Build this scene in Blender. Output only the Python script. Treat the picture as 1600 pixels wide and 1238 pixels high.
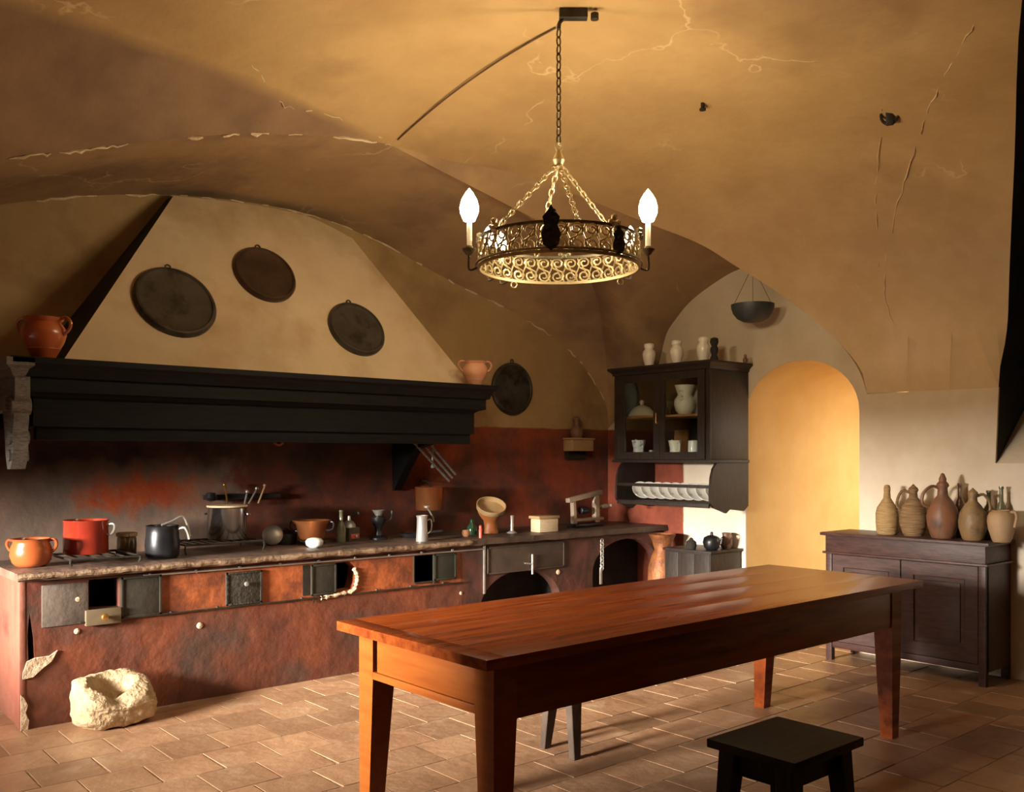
import bpy, bmesh, math, random
from mathutils import Vector, Matrix
from mathutils.geometry import delaunay_2d_cdt
random.seed(7)
R = math.radians
S = bpy.context.scene
for o in list(bpy.data.objects): bpy.data.objects.remove(o)
# ------------------------------------------------------------------ camera
F, TH, V0, H = 1460.0, R(49.4), 712.0, 1.45
cd = bpy.data.cameras.new('camera'); cam = bpy.data.objects.new('camera', cd); S.collection.objects.link(cam)
cam.location = (0, 0, H); cam.rotation_euler = (R(90), 0, TH - R(90))
cd.sensor_width = 36; cd.sensor_fit = 'HORIZONTAL'; cd.lens = 36*F/1600
cd.shift_y = (V0-619)/1600; cd.clip_start = .05
S.camera = cam
S.view_settings.view_transform = 'Standard'; S.view_settings.look = 'None'
S.view_settings.exposure = 0.1; S.view_settings.gamma = 1; S.view_settings.use_curve_mapping = False
# ------------------------------------------------------------------ world and lights
W = bpy.data.worlds.new('world'); S.world = W; W.use_nodes = True
W.node_tree.nodes['Background'].inputs[0].default_value = (.75, .87, 1, 1)
W.node_tree.nodes['Background'].inputs[1].default_value = .3
def area(name, loc, target, sx, sy, power, col):
    l = bpy.data.lights.new(name, 'AREA'); l.shape = 'RECTANGLE'; l.size = sx; l.size_y = sy
    l.energy = power; l.color = col
    o = bpy.data.objects.new(name, l); S.collection.objects.link(o); o.location = loc
    o.rotation_euler = (Vector(target)-Vector(loc)).to_track_quat('-Z', 'Y').to_euler()
    return o
WIN_P, PASS_P, BULB_P = 21500, 48, 11.3
area('window_daylight', (-11.0, 2.9, 3.3), (3.0, 4.4, 1.2), 4.2, 3.0, WIN_P, (1, .91, .78))
area('passage_daylight', (8.25, 3.2, 2.0), (7.7, 4.6, 1.2), .7, 1.5, PASS_P, (1, .93, .75))

# ------------------------------------------------------------------ helpers
def ray(u):
    a = (u-800)/F; return (math.cos(TH)+a*math.sin(TH), math.sin(TH)-a*math.cos(TH))
def onY(u, v, Y):
    r = ray(u); D = Y/r[1]; return Vector((r[0]*D, Y, H-(v-V0)*D/F))
def onX(u, v, X):
    r = ray(u); D = X/r[0]; return Vector((X, r[1]*D, H-(v-V0)*D/F))
def onZ(u, v, z):
    r = ray(u); D = F*(H-z)/(v-V0); return Vector((r[0]*D, r[1]*D, z))
def smooth(me, ang=35):
    for p in me.polygons: p.use_smooth = True
    try: me.set_sharp_from_angle(angle=R(ang))
    except Exception: pass
def obj(name, bm, m, parent=None, loc=None, ang=35):
    me = bpy.data.meshes.new(name); bmesh.ops.recalc_face_normals(bm, faces=bm.faces); bm.to_mesh(me); bm.free()
    if m: me.materials.append(m)
    smooth(me, ang)
    o = bpy.data.objects.new(name, me); S.collection.objects.link(o)
    if parent: o.parent = parent
    if loc is not None: o.location = loc
    return o
def tag(o, label, cat, group=None):
    o['label'] = label; o['category'] = cat
    if group: o['group'] = group
    return o
def thing(name, label, cat, loc=(0, 0, 0), rz=0, group=None):
    o = bpy.data.objects.new(name, None); S.collection.objects.link(o); o.empty_display_size = .05
    o.location = loc; o.rotation_euler = (0, 0, rz)
    return tag(o, label, cat, group)
def struct(name, bm, m, parent=None):
    o = obj(name, bm, m, parent)
    o['kind'] = 'structure'
    return o
def B(): return bmesh.new()
def box(bm, x0, x1, y0, y1, z0, z1, bev=0, mat=None):
    g = bmesh.ops.create_cube(bm, size=1)
    vs = g['verts']
    for v in vs:
        v.co = Vector((x0+(v.co.x+.5)*(x1-x0), y0+(v.co.y+.5)*(y1-y0), z0+(v.co.z+.5)*(z1-z0)))
    if bev > 0:
        es = list({e for v in vs for e in v.link_edges})
        r = bmesh.ops.bevel(bm, geom=es, offset=bev, segments=2, affect='EDGES', profile=.6)
        vs = list({v for f in r['faces'] for v in f.verts} | {v for v in vs if v.is_valid})
    if mat is not None: bmesh.ops.transform(bm, matrix=mat, verts=vs)
    return bm
def taper(bm, p0, p1, s0, s1, bev=.004):
    """square bar from p0 (half sizes s0) to p1 (half sizes s1)"""
    v = []
    for p, s in ((p0, s0), (p1, s1)):
        for dx, dy in ((-1, -1), (1, -1), (1, 1), (-1, 1)):
            v.append(bm.verts.new((p[0]+dx*s[0], p[1]+dy*s[1], p[2])))
    fs = [bm.faces.new([v[3], v[2], v[1], v[0]]), bm.faces.new(v[4:])]
    for i in range(4):
        j = (i+1) % 4; fs.append(bm.faces.new([v[i], v[j], v[j+4], v[i+4]]))
    if bev: bmesh.ops.bevel(bm, geom=list({e for f in fs for e in f.edges}), offset=bev, segments=1, affect='EDGES')
    return bm
def lathe(bm, prof, seg=32, mat=None, wob=0):
    rings = []; new = []
    for r, z in prof:
        if r < 1e-5: ring = [bm.verts.new((0, 0, z))]
        else: ring = [bm.verts.new((r*math.cos(2*math.pi*i/seg), r*math.sin(2*math.pi*i/seg), z)) for i in range(seg)]
        rings.append(ring); new += ring
    for a, b in zip(rings, rings[1:]):
        for i in range(seg):
            j = (i+1) % seg
            if len(a) == 1 and len(b) == 1: continue
            if len(a) == 1: bm.faces.new([a[0], b[i], b[j]])
            elif len(b) == 1: bm.faces.new([a[i], a[j], b[0]])
            else: bm.faces.new([a[i], a[j], b[j], b[i]])
    if mat is not None: bmesh.ops.transform(bm, matrix=mat, verts=new)
    return bm
def spline(pts, n=6, closed=False):
    P = [Vector(p) for p in pts]; out = []
    m = len(P)
    for i in range(m if closed else m-1):
        if closed: a, b, c, d = P[(i-1) % m], P[i], P[(i+1) % m], P[(i+2) % m]
        else: a, b, c, d = P[max(i-1, 0)], P[i], P[i+1], P[min(i+2, m-1)]
        for k in range(n):
            t = k/n
            out.append(.5*((2*b)+(c-a)*t+(2*a-5*b+4*c-d)*t*t+(3*b-a-3*c+d)*t**3))
    if not closed: out.append(P[-1].copy())
    return out
def tube(bm, pts, r, seg=8, closed=False, mat=None):
    P = [Vector(p) for p in pts]; n = len(P); rings = []; new = []
    rr = r if isinstance(r, (list, tuple)) else [r]*n
    prev = None
    for i in range(n):
        if closed: t = P[(i+1) % n]-P[(i-1) % n]
        else: t = P[min(i+1, n-1)]-P[max(i-1, 0)]
        t.normalize()
        if prev is None:
            u = t.orthogonal().normalized()
        else:
            u = (prev - t*prev.dot(t))
            u = u.normalized() if u.length > 1e-6 else t.orthogonal().normalized()
        prev = u; w = t.cross(u)
        ring = [bm.verts.new(P[i]+(u*math.cos(2*math.pi*k/seg)+w*math.sin(2*math.pi*k/seg))*rr[i]) for k in range(seg)]
        rings.append(ring); new += ring
    for i in range(n if closed else n-1):
        a, b = rings[i], rings[(i+1) % n]
        for k in range(seg):
            j = (k+1) % seg; bm.faces.new([a[k], a[j], b[j], b[k]])
    if not closed:
        bm.faces.new(rings[0][::-1]); bm.faces.new(rings[-1])
    if mat is not None: bmesh.ops.transform(bm, matrix=mat, verts=new)
    return bm
def torus(bm, R0, r, seg=40, ms=8, mat=None):
    return tube(bm, [(R0*math.cos(2*math.pi*i/seg), R0*math.sin(2*math.pi*i/seg), 0) for i in range(seg)], r, ms, True, mat)
def plate(bm, outer, holes, t, fn, grid=None):
    """2D outline with holes, thickness t; fn(a,b,c) maps plane coords + depth to 3D"""
    verts = [Vector(p) for p in outer]; edges = [(i, (i+1) % len(outer)) for i in range(len(outer))]
    for h in holes:
        b = len(verts); verts += [Vector(p) for p in h]; edges += [(b+i, b+(i+1) % len(h)) for i in range(len(h))]
    res = delaunay_2d_cdt(verts, edges, [], 4, 1e-6) if False else None
    vs, es, fs, *_ = delaunay_2d_cdt(verts, edges, [], 1, 1e-6)
    def inside(p, poly):
        c = False; n = len(poly)
        for i in range(n):
            x0, y0 = poly[i]; x1, y1 = poly[(i+1) % n]
            if (y0 > p[1]) != (y1 > p[1]) and p[0] < (x1-x0)*(p[1]-y0)/(y1-y0)+x0: c = not c
        return c
    keep = []
    for f in fs:
        cx = sum(vs[i][0] for i in f)/len(f); cy = sum(vs[i][1] for i in f)/len(f)
        if inside((cx, cy), outer) and not any(inside((cx, cy), h) for h in holes): keep.append(f)
    A = [bm.verts.new(fn(v[0], v[1], 0)) for v in vs]
    C = [bm.verts.new(fn(v[0], v[1], t)) for v in vs] if t else None
    cnt = {}
    for f in keep:
        bm.faces.new([A[i] for i in f])
        if t: bm.faces.new([C[i] for i in reversed(f)])
        for i in range(len(f)):
            e = (f[i], f[(i+1) % len(f)]); k = tuple(sorted(e)); cnt.setdefault(k, []).append(e)
    if t:
        for k, l in cnt.items():
            if len(l) == 1:
                i, j = l[0]; bm.faces.new([A[j], A[i], C[i], C[j]])
    loose = [v for v in bm.verts if not v.link_faces]
    bmesh.ops.delete(bm, geom=loose, context='VERTS')
    return bm
def arch(x0, x1, z0, zs, rise, n=16):
    cx, rx = (x0+x1)/2, (x1-x0)/2
    return [(x0, z0)]+[(cx-rx*math.cos(math.pi*i/n), zs+rise*math.sin(math.pi*i/n)) for i in range(n+1)]+[(x1, z0)]
def rect(a0, a1, b0, b1): return [(a0, b0), (a1, b0), (a1, b1), (a0, b1)]

# ------------------------------------------------------------------ materials
def mat(name, c1, c2=None, rough=.6, metal=0, scale=6, bump=.0, bscale=None, detail=6, stretch=(1, 1, 1), c3=None, w3=.45, s3=2, spec=.5, rv=0, world=True, coat=0):
    m = bpy.data.materials.new(name); m.use_nodes = True; nt = m.node_tree; N = nt.nodes; L = nt.links
    p = N['Principled BSDF']; p.inputs['Roughness'].default_value = rough; p.inputs['Metallic'].default_value = metal
    p.inputs['Specular IOR Level'].default_value = spec
    if coat: p.inputs['Coat Weight'].default_value = coat; p.inputs['Coat Roughness'].default_value = .15
    if c2 is None: c2 = tuple(x*.8 for x in c1)
    tc = N.new('ShaderNodeTexCoord'); mp = N.new('ShaderNodeMapping'); mp.inputs['Scale'].default_value = stretch
    if world:
        g = N.new('ShaderNodeNewGeometry'); L.new(g.outputs['Position'], mp.inputs[0])
    else: L.new(tc.outputs['Object'], mp.inputs[0])
    n1 = N.new('ShaderNodeTexNoise'); n1.inputs['Scale'].default_value = scale; n1.inputs['Detail'].default_value = detail
    n1.inputs['Roughness'].default_value = .62; L.new(mp.outputs[0], n1.inputs[0])
    cr = N.new('ShaderNodeValToRGB'); cr.color_ramp.elements[0].position = .36; cr.color_ramp.elements[1].position = .64
    cr.color_ramp.elements[0].color = (*c1, 1); cr.color_ramp.elements[1].color = (*c2, 1)
    L.new(n1.outputs[0], cr.inputs[0]); out = cr.outputs[0]
    if c3:
        n3 = N.new('ShaderNodeTexNoise'); n3.inputs['Scale'].default_value = s3; n3.inputs['Detail'].default_value = 8
        n3.inputs['Roughness'].default_value = .6; L.new(mp.outputs[0], n3.inputs[0])
        r3 = N.new('ShaderNodeValToRGB'); r3.color_ramp.elements[0].position = w3; r3.color_ramp.elements[1].position = min(1, w3+.16)
        L.new(n3.outputs[0], r3.inputs[0])
        mx = N.new('ShaderNodeMixRGB'); mx.inputs[2].default_value = (*c3, 1); L.new(r3.outputs[0], mx.inputs[0]); L.new(out, mx.inputs[1]); out = mx.outputs[0]
    if rv:
        oi = N.new('ShaderNodeObjectInfo'); hs = N.new('ShaderNodeHueSaturation')
        ma = N.new('ShaderNodeMapRange'); ma.inputs['To Min'].default_value = 1-rv; ma.inputs['To Max'].default_value = 1+rv
        L.new(oi.outputs['Random'], ma.inputs[0]); L.new(ma.outputs[0], hs.inputs['Value']); L.new(out, hs.inputs['Color']); out = hs.outputs[0]
    L.new(out, p.inputs['Base Color'])
    if bump:
        n2 = N.new('ShaderNodeTexNoise'); n2.inputs['Scale'].default_value = bscale or scale*4; n2.inputs['Detail'].default_value = 6
        L.new(mp.outputs[0], n2.inputs[0])
        b = N.new('ShaderNodeBump'); b.inputs['Strength'].default_value = min(1, bump); b.inputs['Distance'].default_value = .02
        L.new(n2.outputs[0], b.inputs['Height']); L.new(b.outputs[0], p.inputs['Normal'])
    m['out'] = 1
    return m
def zpaint(m, axis_tests, col1, col2, scale=3, soft=.01, rough=None):
    """paint a band of another colour where all axis tests hold: list of (axis, '>' or '<', value, softness)"""
    nt = m.node_tree; N = nt.nodes; L = nt.links; p = N['Principled BSDF']
    src = p.inputs['Base Color'].links[0].from_socket
    g = N.new('ShaderNodeNewGeometry'); sx = N.new('ShaderNodeSeparateXYZ'); L.new(g.outputs['Position'], sx.inputs[0])
    nz = N.new('ShaderNodeTexNoise'); nz.inputs['Scale'].default_value = 9; nz.inputs['Detail'].default_value = 5; L.new(g.outputs['Position'], nz.inputs[0])
    fac = None
    for ax, op, val, sf, wob in axis_tests:
        ad = N.new('ShaderNodeMath'); ad.operation = 'MULTIPLY_ADD'; L.new(nz.outputs[0], ad.inputs[0]); ad.inputs[1].default_value = wob; L.new(sx.outputs['XYZ'.index(ax)], ad.inputs[2])
        mr = N.new('ShaderNodeMapRange'); L.new(ad.outputs[0], mr.inputs[0]); v = val+wob*.5
        mr.inputs['From Min'].default_value = v-sf; mr.inputs['From Max'].default_value = v+sf
        mr.inputs['To Min'].default_value = 0 if op == '>' else 1; mr.inputs['To Max'].default_value = 1 if op == '>' else 0
        if fac is None: fac = mr.outputs[0]
        else:
            mu = N.new('ShaderNodeMath'); mu.operation = 'MULTIPLY'; L.new(fac, mu.inputs[0]); L.new(mr.outputs[0], mu.inputs[1]); fac = mu.outputs[0]
    n = N.new('ShaderNodeTexNoise'); n.inputs['Scale'].default_value = scale; n.inputs['Detail'].default_value = 8; n.inputs['Roughness'].default_value = .65; L.new(g.outputs['Position'], n.inputs[0])
    cr = N.new('ShaderNodeValToRGB'); cr.color_ramp.elements[0].position = .4; cr.color_ramp.elements[1].position = .62
    cr.color_ramp.elements[0].color = (*col1, 1); cr.color_ramp.elements[1].color = (*col2, 1); L.new(n.outputs[0], cr.inputs[0])
    mx = N.new('ShaderNodeMixRGB'); L.new(fac, mx.inputs[0]); L.new(src, mx.inputs[1]); L.new(cr.outputs[0], mx.inputs[2]); L.new(mx.outputs[0], p.inputs['Base Color'])
    return m
def cracks(m, scale=.55, width=.006, col=(.75, .55, .3), w2=None):
    nt = m.node_tree; N = nt.nodes; L = nt.links; p = N['Principled BSDF']
    src = p.inputs['Base Color'].links[0].from_socket
    g = N.new('ShaderNodeNewGeometry')
    nz = N.new('ShaderNodeTexNoise'); nz.inputs['Scale'].default_value = 1.7; nz.inputs['Detail'].default_value = 6; L.new(g.outputs['Position'], nz.inputs[0])
    vm = N.new('ShaderNodeVectorMath'); vm.operation = 'MULTIPLY_ADD'; L.new(nz.outputs['Color'], vm.inputs[0]); vm.inputs[1].default_value = (1.1, 1.1, 1.1); L.new(g.outputs['Position'], vm.inputs[2])
    vo = N.new('ShaderNodeTexVoronoi'); vo.feature = 'DISTANCE_TO_EDGE'; vo.inputs['Scale'].default_value = scale; L.new(vm.outputs[0], vo.inputs['Vector'])
    mr = N.new('ShaderNodeMapRange'); mr.inputs['From Min'].default_value = 0; mr.inputs['From Max'].default_value = width; mr.inputs['To Min'].default_value = 1; mr.inputs['To Max'].default_value = 0
    L.new(vo.outputs['Distance'], mr.inputs[0])
    n4 = N.new('ShaderNodeTexNoise'); n4.inputs['Scale'].default_value = 2.3; L.new(g.outputs['Position'], n4.inputs[0])
    r4 = N.new('ShaderNodeValToRGB'); r4.color_ramp.elements[0].position = .5; r4.color_ramp.elements[1].position = .62; L.new(n4.outputs[0], r4.inputs[0])
    mu = N.new('ShaderNodeMath'); mu.operation = 'MULTIPLY'; L.new(mr.outputs[0], mu.inputs[0]); L.new(r4.outputs[0], mu.inputs[1])
    mx = N.new('ShaderNodeMixRGB'); mx.inputs[2].default_value = (*col, 1); L.new(mu.outputs[0], mx.inputs[0]); L.new(src, mx.inputs[1]); L.new(mx.outputs[0], p.inputs['Base Color'])
    return m

OCH = dict(rough=.88, scale=1.6, bump=.35, bscale=9, spec=.25)
M_vault = cracks(mat('vault_plaster', (.43, .265, .11), (.52, .335, .145), c3=(.35, .21, .095), w3=.52, s3=.9, **OCH), .5, .006, (.66, .46, .24))
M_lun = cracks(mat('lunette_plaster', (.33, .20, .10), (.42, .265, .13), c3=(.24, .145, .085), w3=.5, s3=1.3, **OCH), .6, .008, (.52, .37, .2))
M_wallL = mat('hearth_wall_plaster', (.34, .21, .09), (.42, .275, .125), c3=(.26, .155, .07), w3=.52, s3=1.5, **OCH)
RED1, RED2 = (.09, .04, .03), (.27, .06, .028)
zpaint(M_wallL, [('Z', '<', 1.69, .006, .02)], RED1, RED2, 2.2)
zpaint(M_wallL, [('Z', '<', 1.5, .1, .3), ('X', '<', 2.72, .06, .5), ('Z', '>', .8, .1, .2)], (.20, .15, .12), (.30, .20, .15), 2.2)
zpaint(M_wallL, [('Z', '<', 1.32, .07, .5), ('X', '<', 2.45, .2, .7), ('X', '>', 1.75, .1, .5), ('Z', '>', 1.12, .05, .3)], (.42, .075, .025), (.5, .12, .04), 5)
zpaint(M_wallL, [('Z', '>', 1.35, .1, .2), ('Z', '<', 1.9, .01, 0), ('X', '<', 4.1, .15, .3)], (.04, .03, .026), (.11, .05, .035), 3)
M_wallR = mat('door_wall_plaster', (.62, .50, .33), (.72, .60, .42), c3=(.54, .42, .26), w3=.55, s3=1.3, **OCH)
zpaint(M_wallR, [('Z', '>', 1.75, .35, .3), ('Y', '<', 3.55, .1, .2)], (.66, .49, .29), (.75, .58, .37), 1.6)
zpaint(M_vault, [('Z', '<', 2.75, .6, .3), ('X', '>', 4.9, .7, .2)], (.66, .47, .26), (.75, .56, .34), 1.6)  # pier and low vault painted paler, making up for lamp light falling off
zpaint(M_wallR, [('Z', '<', 1.69, .006, .02), ('Y', '>', 5.2, .006, .02)], (.2, .05, .03), (.32, .08, .045), 3)
zpaint(M_wallR, [('Z', '<', 1.75, .5, .3), ('Y', '<', 5.19, .006, .0)], (.76, .64, .50), (.86, .75, .62), 1.6)  # lower wall painted paler where the window light falls
M_yellow = mat('passage_yellow_plaster', (.80, .56, .23), (.86, .64, .30), rough=.8, scale=2.5, bump=.15, bscale=8)
M_hood = mat('hood_plaster', (.53, .385, .225), (.61, .46, .285), c3=(.45, .31, .16), w3=.5, s3=1.6, rough=.85, scale=2.2, bump=.2, bscale=8)
M_soot_shade = mat('soot_shade_black', (.012, .01, .009), (.03, .025, .02), rough=.9, scale=5)  # near-black for soot, dark parts and surfaces coloured as shade
M_black = mat('black_wood', (.005, .005, .005), (.011, .010, .010), rough=.6, spec=.15, scale=9, stretch=(1, 8, 8), bump=.1)
M_grey = mat('weathered_grey_wood', (.10, .09, .085), (.2, .185, .17), rough=.6, scale=14, stretch=(3, 1, 8), bump=.3)
M_cab = mat('cabinet_dark_wood', (.016, .011, .009), (.036, .025, .02), rough=.5, spec=.35, scale=12, stretch=(8, 8, 1), bump=.12)
M_side = mat('sideboard_mahogany', (.036, .014, .012), (.08, .032, .027), rough=.45, scale=9, stretch=(6, 1, 6), bump=.12)
M_shelf = mat('warm_shelf_wood', (.38, .17, .06), (.5, .25, .1), rough=.5, scale=9)
M_table = mat('orange_table_wood', (.24, .045, .010), (.38, .085, .016), rough=.27, scale=3.2, stretch=(.7, 7, 7), c3=(.14, .026, .007), w3=.55, s3=2.4, bump=.0, bscale=12)
M_tabend = mat('orange_end_grain_wood', (.30, .072, .010), (.38, .105, .015), rough=.4, scale=4, stretch=(7, .8, 7), bump=.06, bscale=14)
M_stool = mat('dark_stool_wood', (.010, .007, .0045), (.024, .014, .008), rough=.55, spec=.22, scale=8, stretch=(1, 6, 1), c3=(.045, .022, .009), w3=.58, s3=6, bump=.15)
M_stool2 = mat('brown_stool_wood', (.045, .03, .02), (.09, .058, .04), rough=.6, scale=8, bump=.15)
M_red = mat('counter_red_plaster', (.09, .03, .019), (.20, .055, .025), c3=(.075, .042, .033), w3=.50, s3=1.8, rough=.55, scale=2.8, detail=9, bump=.5, bscale=10)
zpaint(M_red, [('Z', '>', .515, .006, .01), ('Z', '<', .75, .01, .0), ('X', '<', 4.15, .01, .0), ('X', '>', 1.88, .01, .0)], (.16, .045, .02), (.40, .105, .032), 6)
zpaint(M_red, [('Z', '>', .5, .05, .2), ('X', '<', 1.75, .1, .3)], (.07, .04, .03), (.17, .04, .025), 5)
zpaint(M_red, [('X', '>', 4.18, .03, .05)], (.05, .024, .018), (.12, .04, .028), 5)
M_redend = mat('counter_pink_plaster', (.20, .06, .036), (.25, .095, .058), c3=(.12, .036, .022), w3=.55, s3=3, rough=.7, scale=3, bump=.4, bscale=10)
M_pale = mat('broken_pale_plaster', (.62, .48, .34), (.5, .36, .24), rough=.9, scale=12, bump=.6, bscale=30)
M_slab = mat('counter_slab', (.11, .07, .053), (.20, .13, .095), c3=(.07, .048, .037), w3=.5, s3=4, rough=.5, scale=5, bump=.35, bscale=18)
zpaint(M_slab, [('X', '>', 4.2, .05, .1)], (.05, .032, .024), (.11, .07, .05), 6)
M_slabedge = mat('worn_slab_edge', (.20, .125, .08), (.32, .22, .14), c3=(.12, .07, .04), w3=.48, s3=7, rough=.6, scale=9, bump=.6, bscale=25)
M_iron = mat('dark_iron', (.03, .028, .024), (.07, .06, .048), rough=.5, metal=.6, scale=8, bump=.2)
M_plate = mat('iron_door_plate', (.030, .027, .020), (.05, .043, .032), rough=.6, metal=.3, scale=7, bump=.15)
M_greyp = mat('grey_plaster_patch', (.085, .065, .052), (.13, .10, .082), rough=.7, scale=6, bump=.2)
M_green = mat('dark_green_inside', (.015, .03, .015), (.03, .045, .02), rough=.7, scale=6)
M_steel = mat('polished_steel', (.5, .5, .52), (.6, .6, .62), rough=.2, metal=1, scale=6)
M_tin = mat('dull_tin', (.4, .38, .35), (.55, .53, .5), rough=.4, metal=.7, scale=9)
M_copper = mat('copper', (.74, .30, .12), (.64, .22, .08), rough=.3, metal=.85, scale=6)
M_terra = mat('orange_terracotta', (.38, .075, .022), (.42, .105, .03), rough=.3, scale=6, spec=.5, coat=.3)
M_terra2 = mat('pale_terracotta', (.62, .3, .16), (.5, .2, .1), rough=.5, scale=6, bump=.1)
M_enamel = mat('red_enamel', (.36, .035, .018), (.42, .055, .024), rough=.2, scale=4, coat=.5)
M_brass = mat('brass', (.75, .42, .12), (.6, .32, .08), rough=.3, metal=.9, scale=8)
M_pan = mat('blackened_pan_lid', (.06, .052, .042), (.10, .088, .07), c3=(.03, .025, .02), w3=.5, s3=7, rough=.38, metal=.6, scale=6, bump=.12, bscale=9)
M_pan2 = mat('brown_pan_lid', (.06, .036, .022), (.10, .06, .035), rough=.38, metal=.6, scale=6, bump=.12, bscale=9)
M_stone = mat('pale_limestone', (.42, .30, .17), (.52, .38, .23), c3=(.34, .24, .14), w3=.55, s3=9, rough=.9, scale=14, bump=.9, bscale=34)
M_white = mat('cream_glazed_ceramic', (.9, .83, .7), (.86, .78, .62), rough=.25, scale=5, coat=.2)
M_white2 = mat('white_china', (.92, .92, .9), (.88, .88, .87), rough=.2, scale=5, coat=.3)
M_blue = mat('blue_painted_china', (.92, .92, .92), (.88, .89, .9), c3=(.04, .06, .2), w3=.52, s3=26, rough=.2, scale=5, coat=.3, world=False)
M_green_p = mat('flower_painted_china', (.92, .87, .76), (.88, .82, .7), c3=(.12, .22, .14), w3=.58, s3=22, rough=.25, scale=5, coat=.3, world=False)
M_wicker = mat('wicker', (.38, .23, .09), (.5, .33, .15), rough=.7, scale=10, stretch=(1, 1, 9), bump=.9, bscale=14)
M_wick2 = mat('brown_wicker', (.20, .115, .05), (.33, .2, .1), rough=.7, scale=10, stretch=(1, 1, 9), bump=.9, bscale=14)
M_wick3 = mat('reddish_earthenware', (.24, .10, .05), (.17, .09, .055), c3=(.09, .06, .045), w3=.5, s3=7, rough=.5, scale=5, bump=.3)
M_wick4 = mat('mottled_brown_earthenware', (.23, .15, .07), (.33, .2, .09), c3=(.1, .07, .05), w3=.52, s3=8, rough=.5, scale=5, bump=.3)
M_gbot = mat('dusty_green_glass', (.10, .11, .06), (.2, .19, .12), rough=.2, scale=6, coat=.5)
M_darkm = mat('dark_metal', (.03, .03, .035), (.06, .06, .065), rough=.35, metal=.7, scale=6)
M_lampg = mat('grey_blue_metal', (.05, .06, .065), (.075, .085, .09), rough=.5, metal=.3, scale=6)
M_chan = mat('chandelier_wrought_iron', (.10, .085, .055), (.2, .165, .1), rough=.4, metal=.8, scale=20)
M_gild = mat('pale_gilt_chain', (.62, .5, .28), (.5, .4, .22), rough=.35, metal=.6, scale=20)
M_cand = mat('ivory_candle_tube', (.8, .72, .55), (.75, .66, .48), rough=.5, scale=6)
M_tile = mat('cotto_tile', (.33, .18, .10), (.45, .27, .16), c3=(.50, .34, .22), w3=.56, s3=4.0, rough=.42, scale=2.6, detail=9, bump=.28, bscale=16, rv=.2, spec=.55)
zpaint(M_tile, [('Z', '>', -1, .01, 0)], (.30, .165, .085), (.41, .24, .13), 1) if False else None
M_grout = mat('pale_lime_mortar', (.32, .20, .12), (.48, .34, .22), rough=.85, scale=9, bump=.5, bscale=30)
M_crack = mat('dark_brown_crease', (.10, .05, .025), (.14, .075, .04), rough=.8)
M_boxw = mat('tan_box_wood', (.38, .24, .11), (.46, .31, .16), rough=.6, scale=9)
M_lightwood = mat('pale_wood', (.68, .5, .32), (.75, .58, .4), rough=.5, scale=8, stretch=(1, 8, 8))
M_tanmetal = mat('tan_cast_metal', (.42, .32, .24), (.5, .4, .31), rough=.45, metal=.3, scale=10)
M_pewter = mat('pewter', (.5, .48, .45), (.6, .58, .55), rough=.35, metal=.6)
M_red_s = mat('red_plastic', (.5, .05, .03), (.6, .1, .07), rough=.4)
def emit(name, col, s):
    m = bpy.data.materials.new(name); m.use_nodes = True; N = m.node_tree.nodes; N.clear()
    e = N.new('ShaderNodeEmission'); e.inputs[0].default_value = (*col, 1); e.inputs[1].default_value = s
    o = N.new('ShaderNodeOutputMaterial'); m.node_tree.links.new(e.outputs[0], o.inputs[0]); return m
M_bulb = emit('lit_bulb', (1, .86, .6), 60)
def glass(name):
    m = bpy.data.materials.new(name); m.use_nodes = True; N = m.node_tree.nodes; L = m.node_tree.links; N.clear()
    t = N.new('ShaderNodeBsdfTransparent'); t.inputs[0].default_value = (.93, .95, .93, 1); g = N.new('ShaderNodeBsdfGlossy'); g.inputs['Roughness'].default_value = .03
    f = N.new('ShaderNodeFresnel'); f.inputs[0].default_value = 1.45; x = N.new('ShaderNodeMixShader'); o = N.new('ShaderNodeOutputMaterial')
    L.new(f.outputs[0], x.inputs[0]); L.new(t.outputs[0], x.inputs[1]); L.new(g.outputs[0], x.inputs[2]); L.new(x.outputs[0], o.inputs[0]); return m
M_glass = glass('window_glass')

# ================================================================== THE SETTING
YW, XW, XL, YR = 6.10, 6.42, -1.6, -.75       # hearth wall, door wall, window wall, rear wall
CX, CY = 3.2, 3.35
def mz0(x, y):
    a = (x-CX)/(3.22 if x > CX else 4.8); e = math.sqrt(max(0, 1-a*a))
    return 1.9+1.75*e*(1-(.055 if y > CY else .02)*(y-CY)**2)
def cast(u, v, f):
    r = ray(u); D = 1.0
    while D < 12:
        x, y, z = r[0]*D, r[1]*D, H-(v-V0)*D/F
        if x > XW: return Vector((XW, y, z))
        if z >= f(x, y): return Vector((x, y, z))
        D += .004
    return Vector((x, y, z))
APEX = cast(610, 225, mz0)
LA = cast(30, 0, mz0)
ld = (APEX-LA).to_2d().normalized()           # crease of the left bay in plan
def mz(x, y):
    z = mz0(x, y)
    s = -(x-APEX.x)*ld.y+(y-APEX.y)*ld.x      # >0 beyond the crease
    if s > 0 and x < APEX.x: z -= .34*s*min(1, (APEX.x-x)/.8)
    return z
G1 = [cast(u, v, mz) for u, v in ((0, 250), (100, 238), (200, 225), (300, 215), (400, 210), (520, 213))]
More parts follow.
